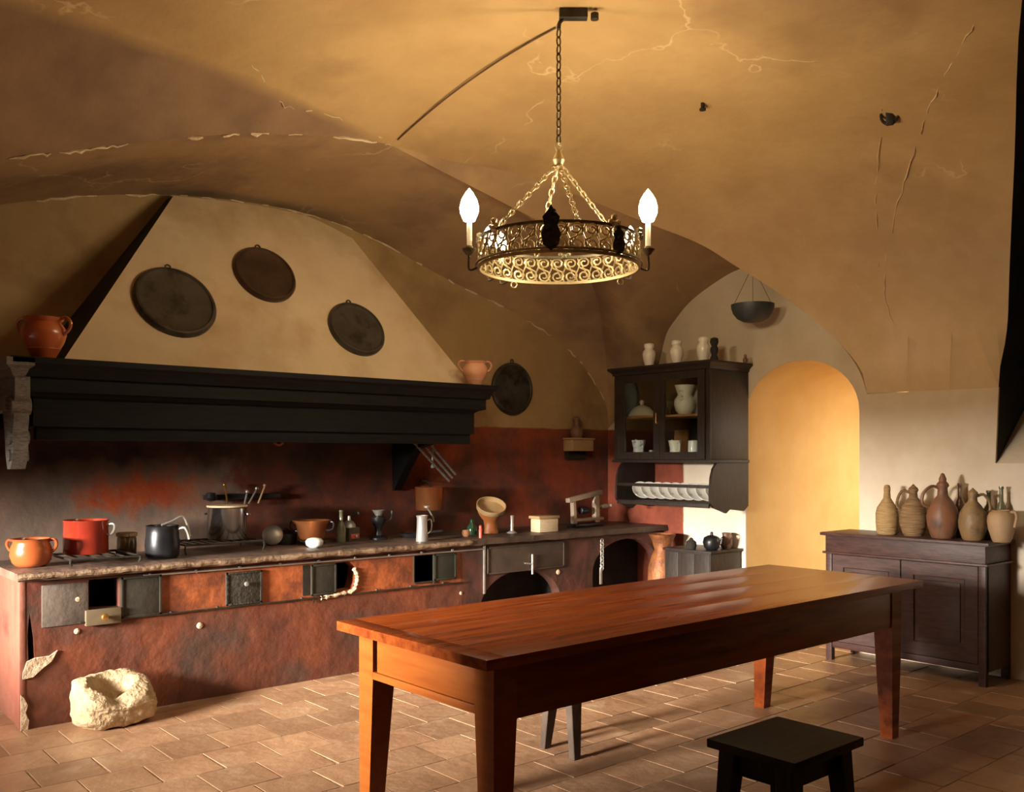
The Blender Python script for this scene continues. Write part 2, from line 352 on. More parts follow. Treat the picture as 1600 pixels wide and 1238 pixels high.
# extend G1 beyond the frame to the left
gx = G1[0]
Gext = []
for x in (-1.6, -1.0, -.3, .4): 
    t = (x+1.6)/(gx.x+1.6); y = 6.05+(gx.y-6.05)*t**1.2; Gext.append(Vector((x, y, mz(x, y))))
G1 = Gext+G1
E1 = [cast(u, v, mz) for u, v in ((700, 250), (800, 270), (900, 305), (1000, 345), (1100, 385), (1157, 420), (1240, 475), (1305, 530))]
E1.append(Vector((XW, 3.50, 1.9)))
E2 = [Vector((XW, 2.58, 1.9))]+[cast(u, v, mz) for u, v in ((1573, 515), (1577, 430), (1585, 250), (1597, 0))]
E2 += [Vector((3.5, 1.2, mz(3.5, 1.2))), Vector((3.3, .9, mz(3.3, .9)))]
E2m = [Vector((p.x, 1.2-(p.y-1.2)*.9, 0)) for p in reversed(E2[:-2])]
for p in E2m: p.z = mz(p.x, p.y)
def dens(P, n=5):
    q = spline(P, n)
    return q
apexv = Vector((APEX.x, APEX.y, mz(APEX.x, APEX.y)))
Lc = dens(G1+[apexv], 4)
Rc = dens([apexv]+E1, 5)
Wc = dens(E2, 4)
Wm = dens([E2[-1]]+E2m, 4)
for q in Lc+Rc[:-1]+Wc[1:]+Wm[:-1]:
    q.x = min(q.x, XW)
    q.z = mz(q.x, q.y)+.004*math.sin(q.x*3+q.y*4)
apexv = Lc[-1].copy()
outer = [(p.x, p.y) for p in Lc]+[(p.x, p.y) for p in Rc[1:]]+[(XW, 3.2), (XW, 2.9)]+[(p.x, p.y) for p in Wc]+[(p.x, p.y) for p in Wm[1:]]
outer += [(XW, YR), (5, YR), (3, YR), (1, YR), (XL, YR), (XL, 0), (XL, 2), (XL, 4)]
def inpoly(p, poly):
    c = False; n = len(poly)
    for i in range(n):
        x0, y0 = poly[i]; x1, y1 = poly[(i+1) % n]
        if (y0 > p[1]) != (y1 > p[1]) and p[0] < (x1-x0)*(p[1]-y0)/(y1-y0)+x0: c = not c
    return c
xs = [XL+.18*i for i in range(36)]+[CX+3.22*math.sin(R(a)) for a in range(32, 90, 3)]
pts = [(x+.002*math.sin(y*9), y) for x in xs for y in [YR+.15*j for j in range(1, 46)]]
pts = [p for p in pts if inpoly(p, outer) and min((p[0]-q[0])**2+(p[1]-q[1])**2 for q in outer) > .0025]
vv = [Vector(p) for p in outer]+[Vector(p) for p in pts]
vs, es, fs, *_ = delaunay_2d_cdt(vv, [(i, (i+1) % len(outer)) for i in range(len(outer))], [], 1, 1e-6)
def crease_tint(m, n, off, col1, col2):  # darker brown past the crease, fading out towards the apex
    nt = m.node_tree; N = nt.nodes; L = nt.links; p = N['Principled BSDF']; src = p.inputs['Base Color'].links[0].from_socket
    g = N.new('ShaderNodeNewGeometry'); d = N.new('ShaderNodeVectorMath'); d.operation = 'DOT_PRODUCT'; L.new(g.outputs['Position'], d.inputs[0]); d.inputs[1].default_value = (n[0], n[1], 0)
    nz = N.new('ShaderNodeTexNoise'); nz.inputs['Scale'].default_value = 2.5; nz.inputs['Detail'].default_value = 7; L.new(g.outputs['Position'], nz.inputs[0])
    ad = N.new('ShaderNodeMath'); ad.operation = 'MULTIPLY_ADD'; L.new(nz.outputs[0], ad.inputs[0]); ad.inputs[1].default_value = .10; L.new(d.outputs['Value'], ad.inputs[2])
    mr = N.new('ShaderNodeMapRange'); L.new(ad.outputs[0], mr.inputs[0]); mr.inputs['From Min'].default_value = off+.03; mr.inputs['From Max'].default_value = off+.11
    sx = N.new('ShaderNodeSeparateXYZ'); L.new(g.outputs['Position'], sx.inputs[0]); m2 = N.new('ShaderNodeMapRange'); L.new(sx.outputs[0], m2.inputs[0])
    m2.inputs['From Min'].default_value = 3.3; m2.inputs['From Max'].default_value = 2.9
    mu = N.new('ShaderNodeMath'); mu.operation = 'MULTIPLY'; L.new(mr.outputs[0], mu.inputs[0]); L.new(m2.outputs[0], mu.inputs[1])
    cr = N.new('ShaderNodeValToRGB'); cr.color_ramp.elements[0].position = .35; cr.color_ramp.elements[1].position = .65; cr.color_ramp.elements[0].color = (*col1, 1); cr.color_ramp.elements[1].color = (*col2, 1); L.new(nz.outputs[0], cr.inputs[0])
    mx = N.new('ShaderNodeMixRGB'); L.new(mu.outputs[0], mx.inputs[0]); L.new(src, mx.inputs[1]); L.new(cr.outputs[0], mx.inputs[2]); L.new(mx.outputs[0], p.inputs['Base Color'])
crease_tint(M_vault, (-ld.y, ld.x), -ld.y*APEX.x+ld.x*APEX.y, (.21, .125, .075), (.31, .19, .105))
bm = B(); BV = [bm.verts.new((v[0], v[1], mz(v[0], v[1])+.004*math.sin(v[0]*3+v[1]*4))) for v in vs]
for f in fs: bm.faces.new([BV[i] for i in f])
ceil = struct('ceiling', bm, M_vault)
def ruled(A, Bc, n=10, bulge=0.0):
    def resample(P, m):
        P = [Vector(p) for p in P]; d = [0]
        for a, b in zip(P, P[1:]): d.append(d[-1]+(b-a).length)
        out = []
        for k in range(m):
            t = d[-1]*k/(m-1); i = max(j for j in range(len(d)) if d[j] <= t+1e-9); i = min(i, len(P)-2)
            s = (t-d[i])/max(1e-9, d[i+1]-d[i]); out.append(P[i].lerp(P[i+1], min(1, s)))
        return out
    m = len(Bc); A = resample(A, m); Bc = [Vector(p) for p in Bc]; bm = B(); G = []
    for i in range(m):
        G.append([bm.verts.new(A[i].lerp(Bc[i], k/n)+Vector((0, 0, bulge*math.sin(math.pi*k/n)*math.sin(math.pi*i/(m-1))))) for k in range(n+1)])
    for i in range(m-1):
        for k in range(n): bm.faces.new([G[i][k], G[i+1][k], G[i+1][k+1], G[i][k+1]])
    bmesh.ops.remove_doubles(bm, verts=bm.verts, dist=1e-4)
    return bm
CORN = Vector((XW, YW, 1.7))
ridge = dens([CORN, Vector((6.38, 6.06, 2.05)), Vector((6.2, 5.93, 2.42)), Vector((5.75, 5.62, 2.86)), Vector((5.1, 5.35, 3.16)), Vector((4.2, 5.12, 3.34)), Rc[0]], 5)
arcY = dens([CORN]+[onY(u, v, YW) for u, v in ((950, 640), (910, 570), (860, 525), (800, 487), (700, 437), (600, 382), (500, 340), (400, 318), (270, 305), (140, 306), (0, 320))]+[Vector((.4, YW, 2.6)), Vector((-.5, YW, 2.2)), Vector((-1.6, YW, 1.8))], 4)
# hearth lunette : from the wall arch up to the groin
topY = [p for p in ridge]+list(reversed(Lc))[1:]
# match where the apex sits: split in two ruled pieces
ai = min(range(len(arcY)), key=lambda i: abs(arcY[i].x-(APEX.x+.25)))
o = obj('lunette', ruled(arcY[:ai+1], ridge, 10, .02), M_lun, ceil); o['kind'] = 'structure'
o = obj('lunette', ruled(arcY[ai:], list(reversed(Lc)), 10, .02), M_lun, ceil); o['kind'] = 'structure'
arcX = dens([CORN]+[onX(u, v, XW) for u, v in ((1020, 590), (1040, 525), (1055, 500), (1080, 470), (1120, 440), (1157, 420))]+[Vector((XW, 4.3, 2.99)), Vector((XW, 4.0, 2.86)), Vector((XW, 3.7, 2.5)), Vector((XW, 3.50, 1.9))], 4)
ei = min(range(len(Rc)), key=lambda i: abs(Rc[i].x-4.9)) 
o = obj('lunette', ruled(arcX, list(ridge)+Rc[1:], 12, .0), M_lun, ceil); o['kind'] = 'structure'
# window lunette, beyond the right edge
arcW = [Vector((XW+.62, p.y, p.z+.35)) for p in Wc+Wm[1:]]
o = obj('lunette', ruled(arcW, Wc+Wm[1:], 8, 0), M_soot_shade, ceil); o['kind'] = 'structure'  # near-black colour stands in for the shade inside this lunette

M_chip = mat('chipped_plaster_edge', (.55, .40, .22), (.75, .60, .40), rough=.9, scale=12, bump=.5)
def chips(P, name, r0, r1, seedv, parent, keep=.55):
    random.seed(seedv); run = []
    bm = B()
    for i, p in enumerate(P):
        if random.random() < keep: run.append(p+Vector((0, 0, random.uniform(-.012, .006))))
        else:
            if len(run) > 1: tube(bm, run, [r0+(r1-r0)*random.random()*math.sin(math.pi*(k+.5)/len(run)) for k in range(len(run))], 5)
            run = []
    if len(run) > 1: tube(bm, run, r0, 5)
    o = obj(name, bm, M_chip, parent); o['kind'] = 'stuff'; return o
chips([p+Vector((0, -.004, 0)) for p in spline(Lc, 3)], 'chipped_edge', .002, .016, 3, ceil, .75)
chips([p+Vector((0, -.008, -.004)) for p in spline(arcY, 3)], 'chipped_edge', .002, .014, 5, ceil, .75)
def pale_crack(pix, seedv, r=.006):
    random.seed(seedv); P = spline([cast(u, v, mz) for u, v in pix], 10); Q = []
    for p in P:
        x, y = p.x+random.uniform(-.008, .008), p.y+random.uniform(-.008, .008); zz = mz(x, y) if p.x < XW-.03 else p.z
        Q.append(Vector((min(x, XW-.002), y, zz+.001)))
    return Q
chips(pale_crack(((1520, 40), (1455, 160), (1420, 260), (1385, 400), (1388, 480), (1425, 560)), 4), 'pale_crack', .002, .006, 6, ceil, .93)
chips(pale_crack(((1380, 170), (1370, 300), (1375, 420)), 8), 'pale_crack', .002, .005, 9, ceil, .85)
chips(pale_crack(((395, 100), (440, 160), (520, 180), (600, 215)), 8), 'pale_crack', .002, .005, 12, ceil, .9)
random.seed(21)
# hearth wall (left in the picture)
bm = B()
top = [(p.x, p.z) for p in reversed(arcY)]
plate(bm, [(XL, 0)]+top+[(XW, 0)] if True else [], [], .3, lambda a, b, c: Vector((a, YW+c, b)))
struct('wall_left', bm, M_wallL)
# door wall with the arched passage and the high splayed window
DY0, DY1 = 3.56, 4.555
door = arch(DY0, DY1, .0, 1.78, .41, 20)
bm = B()
topX = [(p.y, p.z) for p in reversed(arcX)]
Wx = [(2.58, 1.9)]
out = [(YR-.1, 0), (YR-.1, 1.9), (-.04, 1.9), (-.04, 1.4), (2.6, 1.4), (2.58, 1.9)]+[(3.0, 1.9)]+topX+[(YW, 0)]
dh = [(a, b) for a, b in door]
out = [(YR-.1, 0), (YR-.1, 1.9), (-.04, 1.9), (-.04, 1.4), (2.6, 1.4), (2.58, 1.9)]+topX+[(YW, 0), (DY1, 0)]+[p for p in reversed(dh[1:-1])]+[(DY0, 0)]
plate(bm, out, [], .02, lambda a, b, c: Vector((XW+c, a, b)))
struct('wall_right', bm, M_wallR)
# window embrasure: high jamb and steep sloping sill
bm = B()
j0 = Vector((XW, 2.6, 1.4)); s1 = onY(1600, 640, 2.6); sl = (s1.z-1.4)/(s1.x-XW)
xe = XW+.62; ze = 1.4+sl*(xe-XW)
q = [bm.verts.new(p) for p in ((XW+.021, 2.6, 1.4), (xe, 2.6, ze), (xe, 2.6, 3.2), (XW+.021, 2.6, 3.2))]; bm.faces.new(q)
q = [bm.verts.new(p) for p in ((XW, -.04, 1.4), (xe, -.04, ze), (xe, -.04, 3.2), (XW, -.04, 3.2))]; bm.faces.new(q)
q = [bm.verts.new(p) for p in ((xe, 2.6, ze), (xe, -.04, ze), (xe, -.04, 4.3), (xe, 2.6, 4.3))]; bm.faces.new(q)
struct('trim_2', bm, M_soot_shade)  # embrasure faces coloured near-black in place of their shade
bm = B(); q = [bm.verts.new(p) for p in ((XW+.021, 2.6, 1.4), (xe, 2.6, ze), (xe, -.04, ze), (XW+.021, -.04, 1.4))]; bm.faces.new(q)
struct('trim_3', bm, M_wallR)
# passage behind the arch
PX = 8.9
bm = B(); n = 20
prof = arch(DY0, DY1, 0, 1.78, .41, n)
def strip(bm, prof, x0, x1):
    a = [bm.verts.new((x0, y, z)) for y, z in prof]; b = [bm.verts.new((x1, y, z)) for y, z in prof]
    for i in range(len(prof)-1): bm.faces.new([a[i], a[i+1], b[i+1], b[i]])
# left reveal and vault run back; right reveal stops at a side opening that lets daylight in
strip(bm, prof[1:], XW+.02, PX)             # vault + far-left wall
strip(bm, [(DY0, 0), (DY0, 1.78)], XW+.02, XW+.75)
q = [bm.verts.new(p) for p in ((PX, DY1, 0), (PX, DY1, 2.3), (PX, 2.2, 2.3), (PX, 2.2, 0))]; bm.faces.new(q)
q = [bm.verts.new(p) for p in ((XW+.75, DY0, 0), (XW+.75, DY0, 2.3), (XW+.75, 2.2, 2.3), (XW+.75, 2.2, 0))]; bm.faces.new(q)
q = [bm.verts.new(p) for p in ((XW+.75, 2.2, 0), (XW+.75, 2.2, 2.3), (PX, 2.2, 2.3), (PX, 2.2, 0))]; bm.faces.new(q)
q = [bm.verts.new(p) for p in ((XW+.75, 2.2, 2.3), (XW+.75, DY0+.1, 2.3), (PX, DY0+.1, 2.3), (PX, 2.2, 2.3))]; bm.faces.new(q)
struct('wall_passage', bm, M_yellow)
# window wall (left, outside the frame) and rear wall
bm = B(); plate(bm, rect(YR-.1, YW+.3, 0, 4.2), [rect(3.1, 5.5, 1.0, 2.6)], -.35, lambda a, b, c: Vector((XL+c, a, b)))
struct('wall_window', bm, M_wallR)
bm = B(); box(bm, XL-.3, XW+.4, YR-.35, YR, 0, 4.2); struct('wall_rear', bm, M_soot_shade)  # unseen rear wall, set close and blackened to cut bounce light
# window frame in the opening
wn = B()
for y in (3.1, 4.28, 5.46): box(wn, XL-.3, XL-.26, y, y+.04, 1.0, 2.6)
for z in (1.0, 2.56): box(wn, XL-.3, XL-.26, 3.1, 5.5, z, z+.04)
struct('window_1', wn, M_black)

# floor: mortar bed and cotto tiles
bm = B(); box(bm, XL-.3, PX+.1, YR-.4, YW+.3, -.12, -.0026); floor = struct('floor', bm, M_grout)
TS = .285
tmesh = []
for k in range(6):
    bm = B(); g = .004+.0015*(k % 3); a = TS/2-g
    box(bm, -a, a, -a, a, -.02, 0)
    for v in bm.verts:
        if v.co.z > -.001: v.co.z += random.uniform(-.0012, .0010)
        v.co.x += random.uniform(-.0025, .0025); v.co.y += random.uniform(-.0025, .0025)
    bmesh.ops.recalc_face_normals(bm, faces=bm.faces)
    me = bpy.data.meshes.new('tile'); bm.to_mesh(me); bm.free(); me.materials.append(M_tile); tmesh.append(me)
tiles = []
i0 = int(math.floor(XL/TS))
for i in range(-6, 33):
    for j in range(-6, 23):
        x = i*TS+.1+(TS/2 if j % 2 else 0); y = j*TS+.02
        if x > PX or x < XL or y > YW or y < YR: continue
        if x > XW and not (DY0-.1 < y < DY1+.1): continue
        D = x*math.cos(TH)+y*math.sin(TH); l = x*math.sin(TH)-y*math.cos(TH)
        vis = D > .5 and -20 < 800+F*l/D < 1620 and V0+F*H/D < 1260
        hid = y > 5.45 or (x > 6.1 and y < DY0)
        tiles.append((0 if vis and not hid else 1, D, x, y))
tiles.sort()
vis = [t for t in tiles if t[0] == 0][:296]; rest = tiles[len(vis):]
for q, D, x, y in vis:
    o = bpy.data.objects.new('tile', random.choice(tmesh)); S.collection.objects.link(o); o.parent = floor
    o.location = (x, y, random.uniform(-.0008, .0008)); o.rotation_euler = (random.uniform(-.003, .003), random.uniform(-.003, .003), random.choice((0, 1, 2, 3))*math.pi/2+random.uniform(-.006, .006))
bm = B()
for q, D, x, y in rest:
    a = TS/2-.005; z = random.uniform(-.0015, .0015)
    box(bm, x-a, x+a, y-a, y+a, -.02, z)
o = obj('distant_tile', bm, M_tile, floor); o['kind'] = 'stuff'

# dark tube along the vault standing in for a crease line, ceiling stains
hook = cast(890, 22, mz)
crease_pts = []
p0, p1 = cast(868, 40, mz), cast(620, 217, mz)
for k in range(25):
    t = k/24; x = p0.x+(p1.x-p0.x)*t; y = p0.y+(p1.y-p0.y)*t+.012*math.sin(t*17); crease_pts.append((x, y, mz(x, y)-.012))
bm = B(); tube(bm, crease_pts, .005, 6); tag(obj('crease_line', bm, M_crack), 'thin dark tube standing in for the vault crease from the ceiling hook towards the groin', 'crease_line')
p0, p1 = cast(915, 45, mz), cast(1098, 160, mz); crease_pts = []
bm = B()
c = cast(1390, 180, mz)
M_ = Matrix.Translation(c)@Matrix.Rotation(.4, 4, 'Z')@Matrix.Rotation(R(55), 4, 'Y')
bm = B(); torus(bm, .045, .008, 20, 6, M_@Matrix.Scale(1.1, 4, (1, 0, 0)))
box(bm, -.055, .055, -.02, .02, -.015, .0, .004, M_)
tag(obj('iron_ceiling_ring', bm, M_iron), 'small rusty iron ring anchored high in the vault at right', 'ring')
c = cast(1098, 162, mz); bm = B(); lathe(bm, [(0, -.04), (.012, -.035), (.012, .02), (0, .02)], 10, Matrix.Translation(c)); lathe(bm, [(0, -.045), (.02, -.04), (.02, -.03), (0, -.03)], 10, Matrix.Translation(c))
tag(obj('iron_peg', bm, M_iron), 'tiny dark iron peg in the golden vault right of the chandelier', 'peg')

# ================================================================== HEARTH HOOD
t = thing('chimney_hood', 'plastered trapezoid chimney hood above the long red hearth counter', 'hood', (2.8, 5.2, 1.9))
T0 = Vector((2.8, 5.2, 1.9))
bl, br = onY(95, 553, 5.36), Vector((4.225, 5.36, 1.94)); bl.z = 1.94
def hoodY(z): return 5.36+(z-1.94)/(3.17-1.94)*.64
def onHood(u, v):
    r = ray(u); D = 4.5
    while D < 9:
        x, y, z = r[0]*D, r[1]*D, H-(v-V0)*D/F
        if y >= hoodY(z): return Vector((x, y, z))
        D += .004
tl, tm1, tm2, tr = [onHood(*p) for p in ((271, 306), (380, 318), (480, 338), (551, 373))]
bm = B()
cells = 14
edgeL = [bl.lerp(tl, k/cells) for k in range(cells+1)]; edgeR = [br.lerp(tr, k/cells) for k in range(cells+1)]
topc = spline([tl, tm1, tm2, tr], 4)
G = []
for k in range(cells+1):
    row = []
    for m in range(13):
        s = m/12; p = edgeL[k].lerp(edgeR[k], s)
        tp = topc[m]; chord = tl.lerp(tr, s); p = p+(tp-chord)*(k/cells)**2
        row.append(bm.verts.new(p-T0))
    G.append(row)
for k in range(cells):
    for m in range(12): bm.faces.new([G[k][m], G[k][m+1], G[k+1][m+1], G[k+1][m]])
for col, sgn in ((0, 1), (12, -1)):
    back = [bm.verts.new(Vector((G[k][col].co.x, YW+.02-T0.y, G[k][col].co.z))) for k in range(cells+1)]
    if col == 12:
        for k in range(cells): bm.faces.new([G[k][col], G[k+1][col], back[k+1], back[k]])
b2 = B(); fr_ = [b2.verts.new(G[k][0].co) for k in range(cells+1)]; bk_ = [b2.verts.new((G[k][0].co.x, YW+.02-T0.y, G[k][0].co.z)) for k in range(cells+1)]
for k in range(cells): b2.faces.new([fr_[k], fr_[k+1], bk_[k+1], bk_[k]])
obj('black_side', b2, M_soot_shade, t)['label'] = 'near-black left flank'  # left flank coloured near-black, much darker than the hood front
bmesh.ops.delete(bm, geom=[v for v in bm.verts if not v.link_faces], context='VERTS')
obj('hood_body', bm, M_hood, t, ang=30)
bm = B(); box(bm, 1.30-T0.x, 4.2-T0.x, 5.26-T0.y, YW-T0.y-.02, 1.78-T0.z, 1.80-T0.z); obj('sooty_underside', bm, M_soot_shade, t)
# mantel beam: moulded black cornice with returns
t = thing('mantel_beam', 'long black moulded wooden mantel shelf under the chimney hood', 'mantel', (2.7, 5.1, 1.6))
O = Vector((2.7, 5.1, 1.6))
prof = [(0, .345), (0, .315), (.02, .30), (.035, .27), (.04, .25), (.06, .245), (.06, .175), (.10, .165), (.12, .15), (.12, .0)]  # inset from the front, height
X0, X1 = 1.13, 4.24
def mould(bm, prof, x0, x1, y0, yb):
    A = []; n = len(prof)
    for d, z in prof:
        A.append([bm.verts.new((x0+d, yb, z)), bm.verts.new((x0+d, y0+d, z)), bm.verts.new((x1-d, y0+d, z)), bm.verts.new((x1-d, yb, z))])
    for a, b in zip(A, A[1:]):
        for i in range(3): bm.faces.new([a[i], a[i+1], b[i+1], b[i]])
    bm.faces.new(A[0]); bm.faces.new(A[-1][::-1])
bm = B(); mould(bm, prof, X0-O.x, X1-O.x, 0, YW-O.y-.01); obj('cornice', bm, M_black, t, ang=20)
bm = B(); box(bm, X0+.14-O.x, X1-.14-O.x, .14, .20, -.07, .01, .004); obj('fascia_board', bm, M_black, t)
# grey scrolled bracket at the left end, facing the window
bm = B()
sc = [(0, .30), (.0, .16), (.03, .13), (.02, .05), (.05, -.02), (.035, -.10), (.07, -.17), (.10, -.20), (.16, -.20), (.2, -.12), (.22, .0), (.26, .1), (.30, .3)]
plate(bm, sc, [], .07, lambda a, b, c: Vector((X0+.02-O.x+c, a+.05, b-.02)))
for yy, zz, rr in ((.10, .1, .045), (.13, -.06, .035), (.14, -.15, .03)):
    tube(bm, [(X0+.02-O.x-.012, yy, zz), (X0-O.x+.1, yy, zz)], rr, 14)
obj('scroll_bracket', bm, M_grey, t)
bm = B()
mould(bm, [(.0, .338), (.0, .30), (.02, .285), (.035, .25), (.055, .235), (.055, .17), (.09, .155), (.11, .14), (.11, .08)], X0-.028-O.x, X0+.10-O.x, -.0, YW-O.y-.02); obj('cornice_end', bm, M_grey, t, ang=20)['label'] = 'weathered grey moulded end block'
bm = B()
sc2 = [(0, 0), (.5, 0), (.5, -.06), (.3, -.1), (.12, -.3), (.02, -.42), (0, -.42)]
plate(bm, sc2, [], .07, lambda a, b, c: Vector((4.0-O.x+c, YW-O.y-.01-a, b+.0)))
obj('wall_bracket', bm, M_black, t)
# iron bars hanging under the right end of the hood
bm = B()
a, b_ = onY(632, 680, 5.75), onY(702, 752, 5.75)
for d in (0, .05, .10): tube(bm, [a+Vector((d*.9, 0, d*.5+.02)), b_+Vector((d*.6, 0, d*.5))], .010, 6)
tube(bm, [a+Vector((-.02, 0, .10)), a+Vector((.16, 0, .09))], .009, 6)
tag(obj('iron_spit_rack', bm, M_grey), 'slanting bundle of iron spits hanging below the right end of the hood', 'spits')
bm = B(); p = onY(676, 697, 5.8); q = onY(676, 728, 5.8); tube(bm, [p+Vector((0, 0, .13)), q], .008, 8); lathe(bm, [(0, -.02), (.014, -.015), (.014, 0), (0, .01)], 10, Matrix.Translation(q))
tag(obj('iron_rod', bm, M_tin), 'short upright grey iron rod hanging above the copper pot', 'rod')

# ================================================================== COUNTER
FY, TZ = 5.42, .835
t = thing('hearth_counter', 'long red plastered masonry cooking counter along the left wall', 'counter', (1.25, FY, 0))
O = Vector((1.25, FY, 0)); XE = XW-.01
def cX(u): return onY(u, 900, FY).x
def cZ(u, v): return onY(u, v, FY).z
rail_b, rail_t = .535, .745
op = []      # openings in the face (x0,x1,z0,z1)
op1 = (cX(139), cX(187), .60, .765)
op2 = (cX(526), cX(554), .55, .745)
op3 = (cX(647), cX(676), .56, .745)
holes = [rect(op1[0], op1[1], op1[2], op1[3]), [(op2[0], op2[2]), (op2[1]-.02, op2[2]+.01), (op2[1], op2[2]+.07), (op2[1]+.01, op2[3]-.04), (op2[1]-.03, op2[3]), (op2[0], op2[3])], rect(*op3)]
a1 = arch(cX(750), cX(876), .03, .30, .27, 18); a2 = arch(cX(926), cX(1029), .03, .48, .26, 18)
holes += [a1, a2]
slit = [(O.x+.03, .62), (O.x+.05, .48), (O.x+.055, .34), (O.x+.05, .30), (O.x+.025, .34), (O.x+.02, .5)]
holes.append(slit)
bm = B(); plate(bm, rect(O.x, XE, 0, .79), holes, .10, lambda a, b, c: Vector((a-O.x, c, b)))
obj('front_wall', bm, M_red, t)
bm = B(); box(bm, -.002, .05, .10, YW-FY-.005, 0, .79); obj('end_wall', bm, M_redend, t)['label'] = 'pinkish end face of the counter'
bm = B(); box(bm, -.02, .012, -.004, .11, .0, .79, .008); obj('corner_edge', bm, M_redend, t)
bm = B(); box(bm, .06, XE-O.x, .30, .33, 0, .78); 
for x in (op1[0]-.1, op1[1]+.05, op2[0]-.2, op2[1]+.08, op3[1]+.2, cX(885), cX(905)): box(bm, x-O.x, x-O.x+.03, .1, .3, 0, .78)
obj('black_inside', bm, M_soot_shade, t)  # near-black inner walls seen through the openings
bm = B(); box(bm, -.04, XE-O.x, -.055, YW-FY-.005, .79, TZ, 0)
bmesh.ops.subdivide_edges(bm, edges=[e for e in bm.edges if e.calc_length() > 3], cuts=60)
for v in bm.verts:
    if v.co.y < -.02: v.co.y += random.uniform(-.008, .008); v.co.z += random.uniform(-.004, .003)
obj('worktop', bm, M_slab, t)
bm = B(); n = 70; pp = []
L_ = XE-O.x
for k in range(n+1): pp.append((-.04+(4.2-1.25+.05)*k/n, -.058+random.uniform(-.004, .004), .812+random.uniform(-.004, .004)))
tube(bm, pp, [.014+random.uniform(0, .006) for _ in pp], 8); obj('worn_edge', bm, M_slabedge, t)
# iron rails above and below the little doors
bm = B(); tube(bm, [(.62, -.012, rail_t+.02), (cX(755)-O.x, -.012, rail_t+.01)], .006, 6)
for k in range(9):
    x = .66+k*.27; lathe(bm, [(0, 0), (.012, .003), (.008, .012), (0, .014)], 8, Matrix.Translation((x, -.004, rail_t+.02))@Matrix.Rotation(R(90), 4, 'X'))
obj('upper_rail', bm, M_tin, t)
bm = B(); tube(bm, [(op1[0]-O.x-.05, -.012, rail_b), (cX(722)-O.x, -.012, rail_b-.01)], .006, 6)
for k in range(9):
    x = .5+k*.28; lathe(bm, [(0, 0), (.012, .003), (.008, .012), (0, .014)], 8, Matrix.Translation((x, -.004, rail_b))@Matrix.Rotation(R(90), 4, 'X'))
obj('lower_rail', bm, M_iron, t)
def door_panel(u0, u1, z0, z1, knob=None, m=M_plate, label=None, y=-.012):
    bm = B(); x0, x1 = cX(u0)-O.x, cX(u1)-O.x
    box(bm, x0, x1, y, y+.016, z0, z1, .003)
    d = obj('iron_door', bm, m, t)
    if label: d['label'] = label
    bm = B()
    for a, b, c, e in ((x0, x1, z1-.012, z1), (x0, x1, z0, z0+.012), (x0, x0+.012, z0, z1), (x1-.012, x1, z0, z1)): box(bm, a, b, y-.006, y+.002, c, e, .001)
    obj('door_rim', bm, m, d)
    if knob:
        bm = B(); lathe(bm, [(0, .03), (.012, .027), (.015, .018), (.006, .008), (.006, 0)], 14, Matrix.Translation((cX(knob[0])-O.x, y, cZ(*knob)))@Matrix.Rotation(R(90), 4, 'X'))
        obj('knob', bm, M_tin, d)
    return d
door_panel(188, 251, .535, .765)
door_panel(352, 408, .54, .74, (382, 912), m=mat('pitted_iron_plate', (.035, .032, .026), (.06, .053, .042), rough=.5, metal=.3, scale=30, bump=.5, bscale=60))
door_panel(485, 524, .545, .745)
door_panel(677, 711, .56, .745, m=mat('greenish_iron_plate', (.03, .035, .026), (.045, .05, .035), rough=.5, metal=.3))
d = door_panel(760, 880, .56, .765, m=mat('drawer_front_wood', (.045, .032, .025), (.075, .05, .035), rough=.5, scale=8)); 
bm = B(); hx = cX(828)-O.x; tube(bm, [(hx, -.03, cZ(828, 897)), (hx, -.03, cZ(828, 866))], .008, 8); tube(bm, [(hx-.07, -.02, cZ(828, 879)), (hx, -.03, cZ(828, 881))], .006, 8); obj('bar_handle', bm, M_tin, d)
bm = B(); box(bm, cX(756)-O.x-.008, cX(756)-O.x+.008, -.012, .0, .42, .78, .002); obj('iron_strap', bm, M_tin, t)
bm = B(); xx = cX(938)-O.x
for k in range(9): torus(bm, .016, .004, 12, 5, Matrix.Translation((xx, -.02, .74-.028*k))@Matrix.Rotation(R(90 if k % 2 else 0), 4, 'Z')@Matrix.Rotation(R(90), 4, 'X')@Matrix.Scale(1.3, 4, (0, 1, 0)))
box(bm, xx-.012, xx+.012, -.012, .0, .38, .52, .002)
obj('hanging_chain', bm, M_tin, t)
bm = B(); box(bm, op1[0]-.15-O.x-.09, op1[0]-O.x-.005, -.006, .004, .53, .755, .003); obj('plaster_patch', bm, M_greyp, t)
bm = B(); box(bm, cX(88)-O.x-.01, cX(90)-O.x+.06, -.004, .002, .60, .70, 0) if False else box(bm, .2, .202, -.001, 0, .6, .602); bm.free()
bm = B(); x0, x1 = cX(141)-O.x, cX(187)-O.x; box(bm, x0-.03, x1, -.03, .02, .515, .60, .004); d = obj('ash_drawer', bm, mat('ash_drawer_paint', (.11, .08, .045), (.16, .115, .065), rough=.6, scale=8), t)
bm = B(); lathe(bm, [(0, .035), (.016, .03), (.02, .02), (.008, .01), (.008, 0)], 14, Matrix.Translation((cX(160)-O.x, -.03, .558))@Matrix.Rotation(R(90), 4, 'X')); obj('knob', bm, M_brass, d)['label'] = 'brass knob'
bm = B()
for x, z, s in ((cX(121)-O.x, .665, .018), (cX(120)-O.x, .49, .016), (cX(312)-O.x, .44, .02), (cX(720)-O.x, .445, .014), (cX(872)-O.x+.0, .52, .022)): bmesh.ops.create_icosphere(bm, subdivisions=2, radius=s, matrix=Matrix.Translation((x, -.002, z))@Matrix.Scale(.35, 4, (0, 1, 0)))
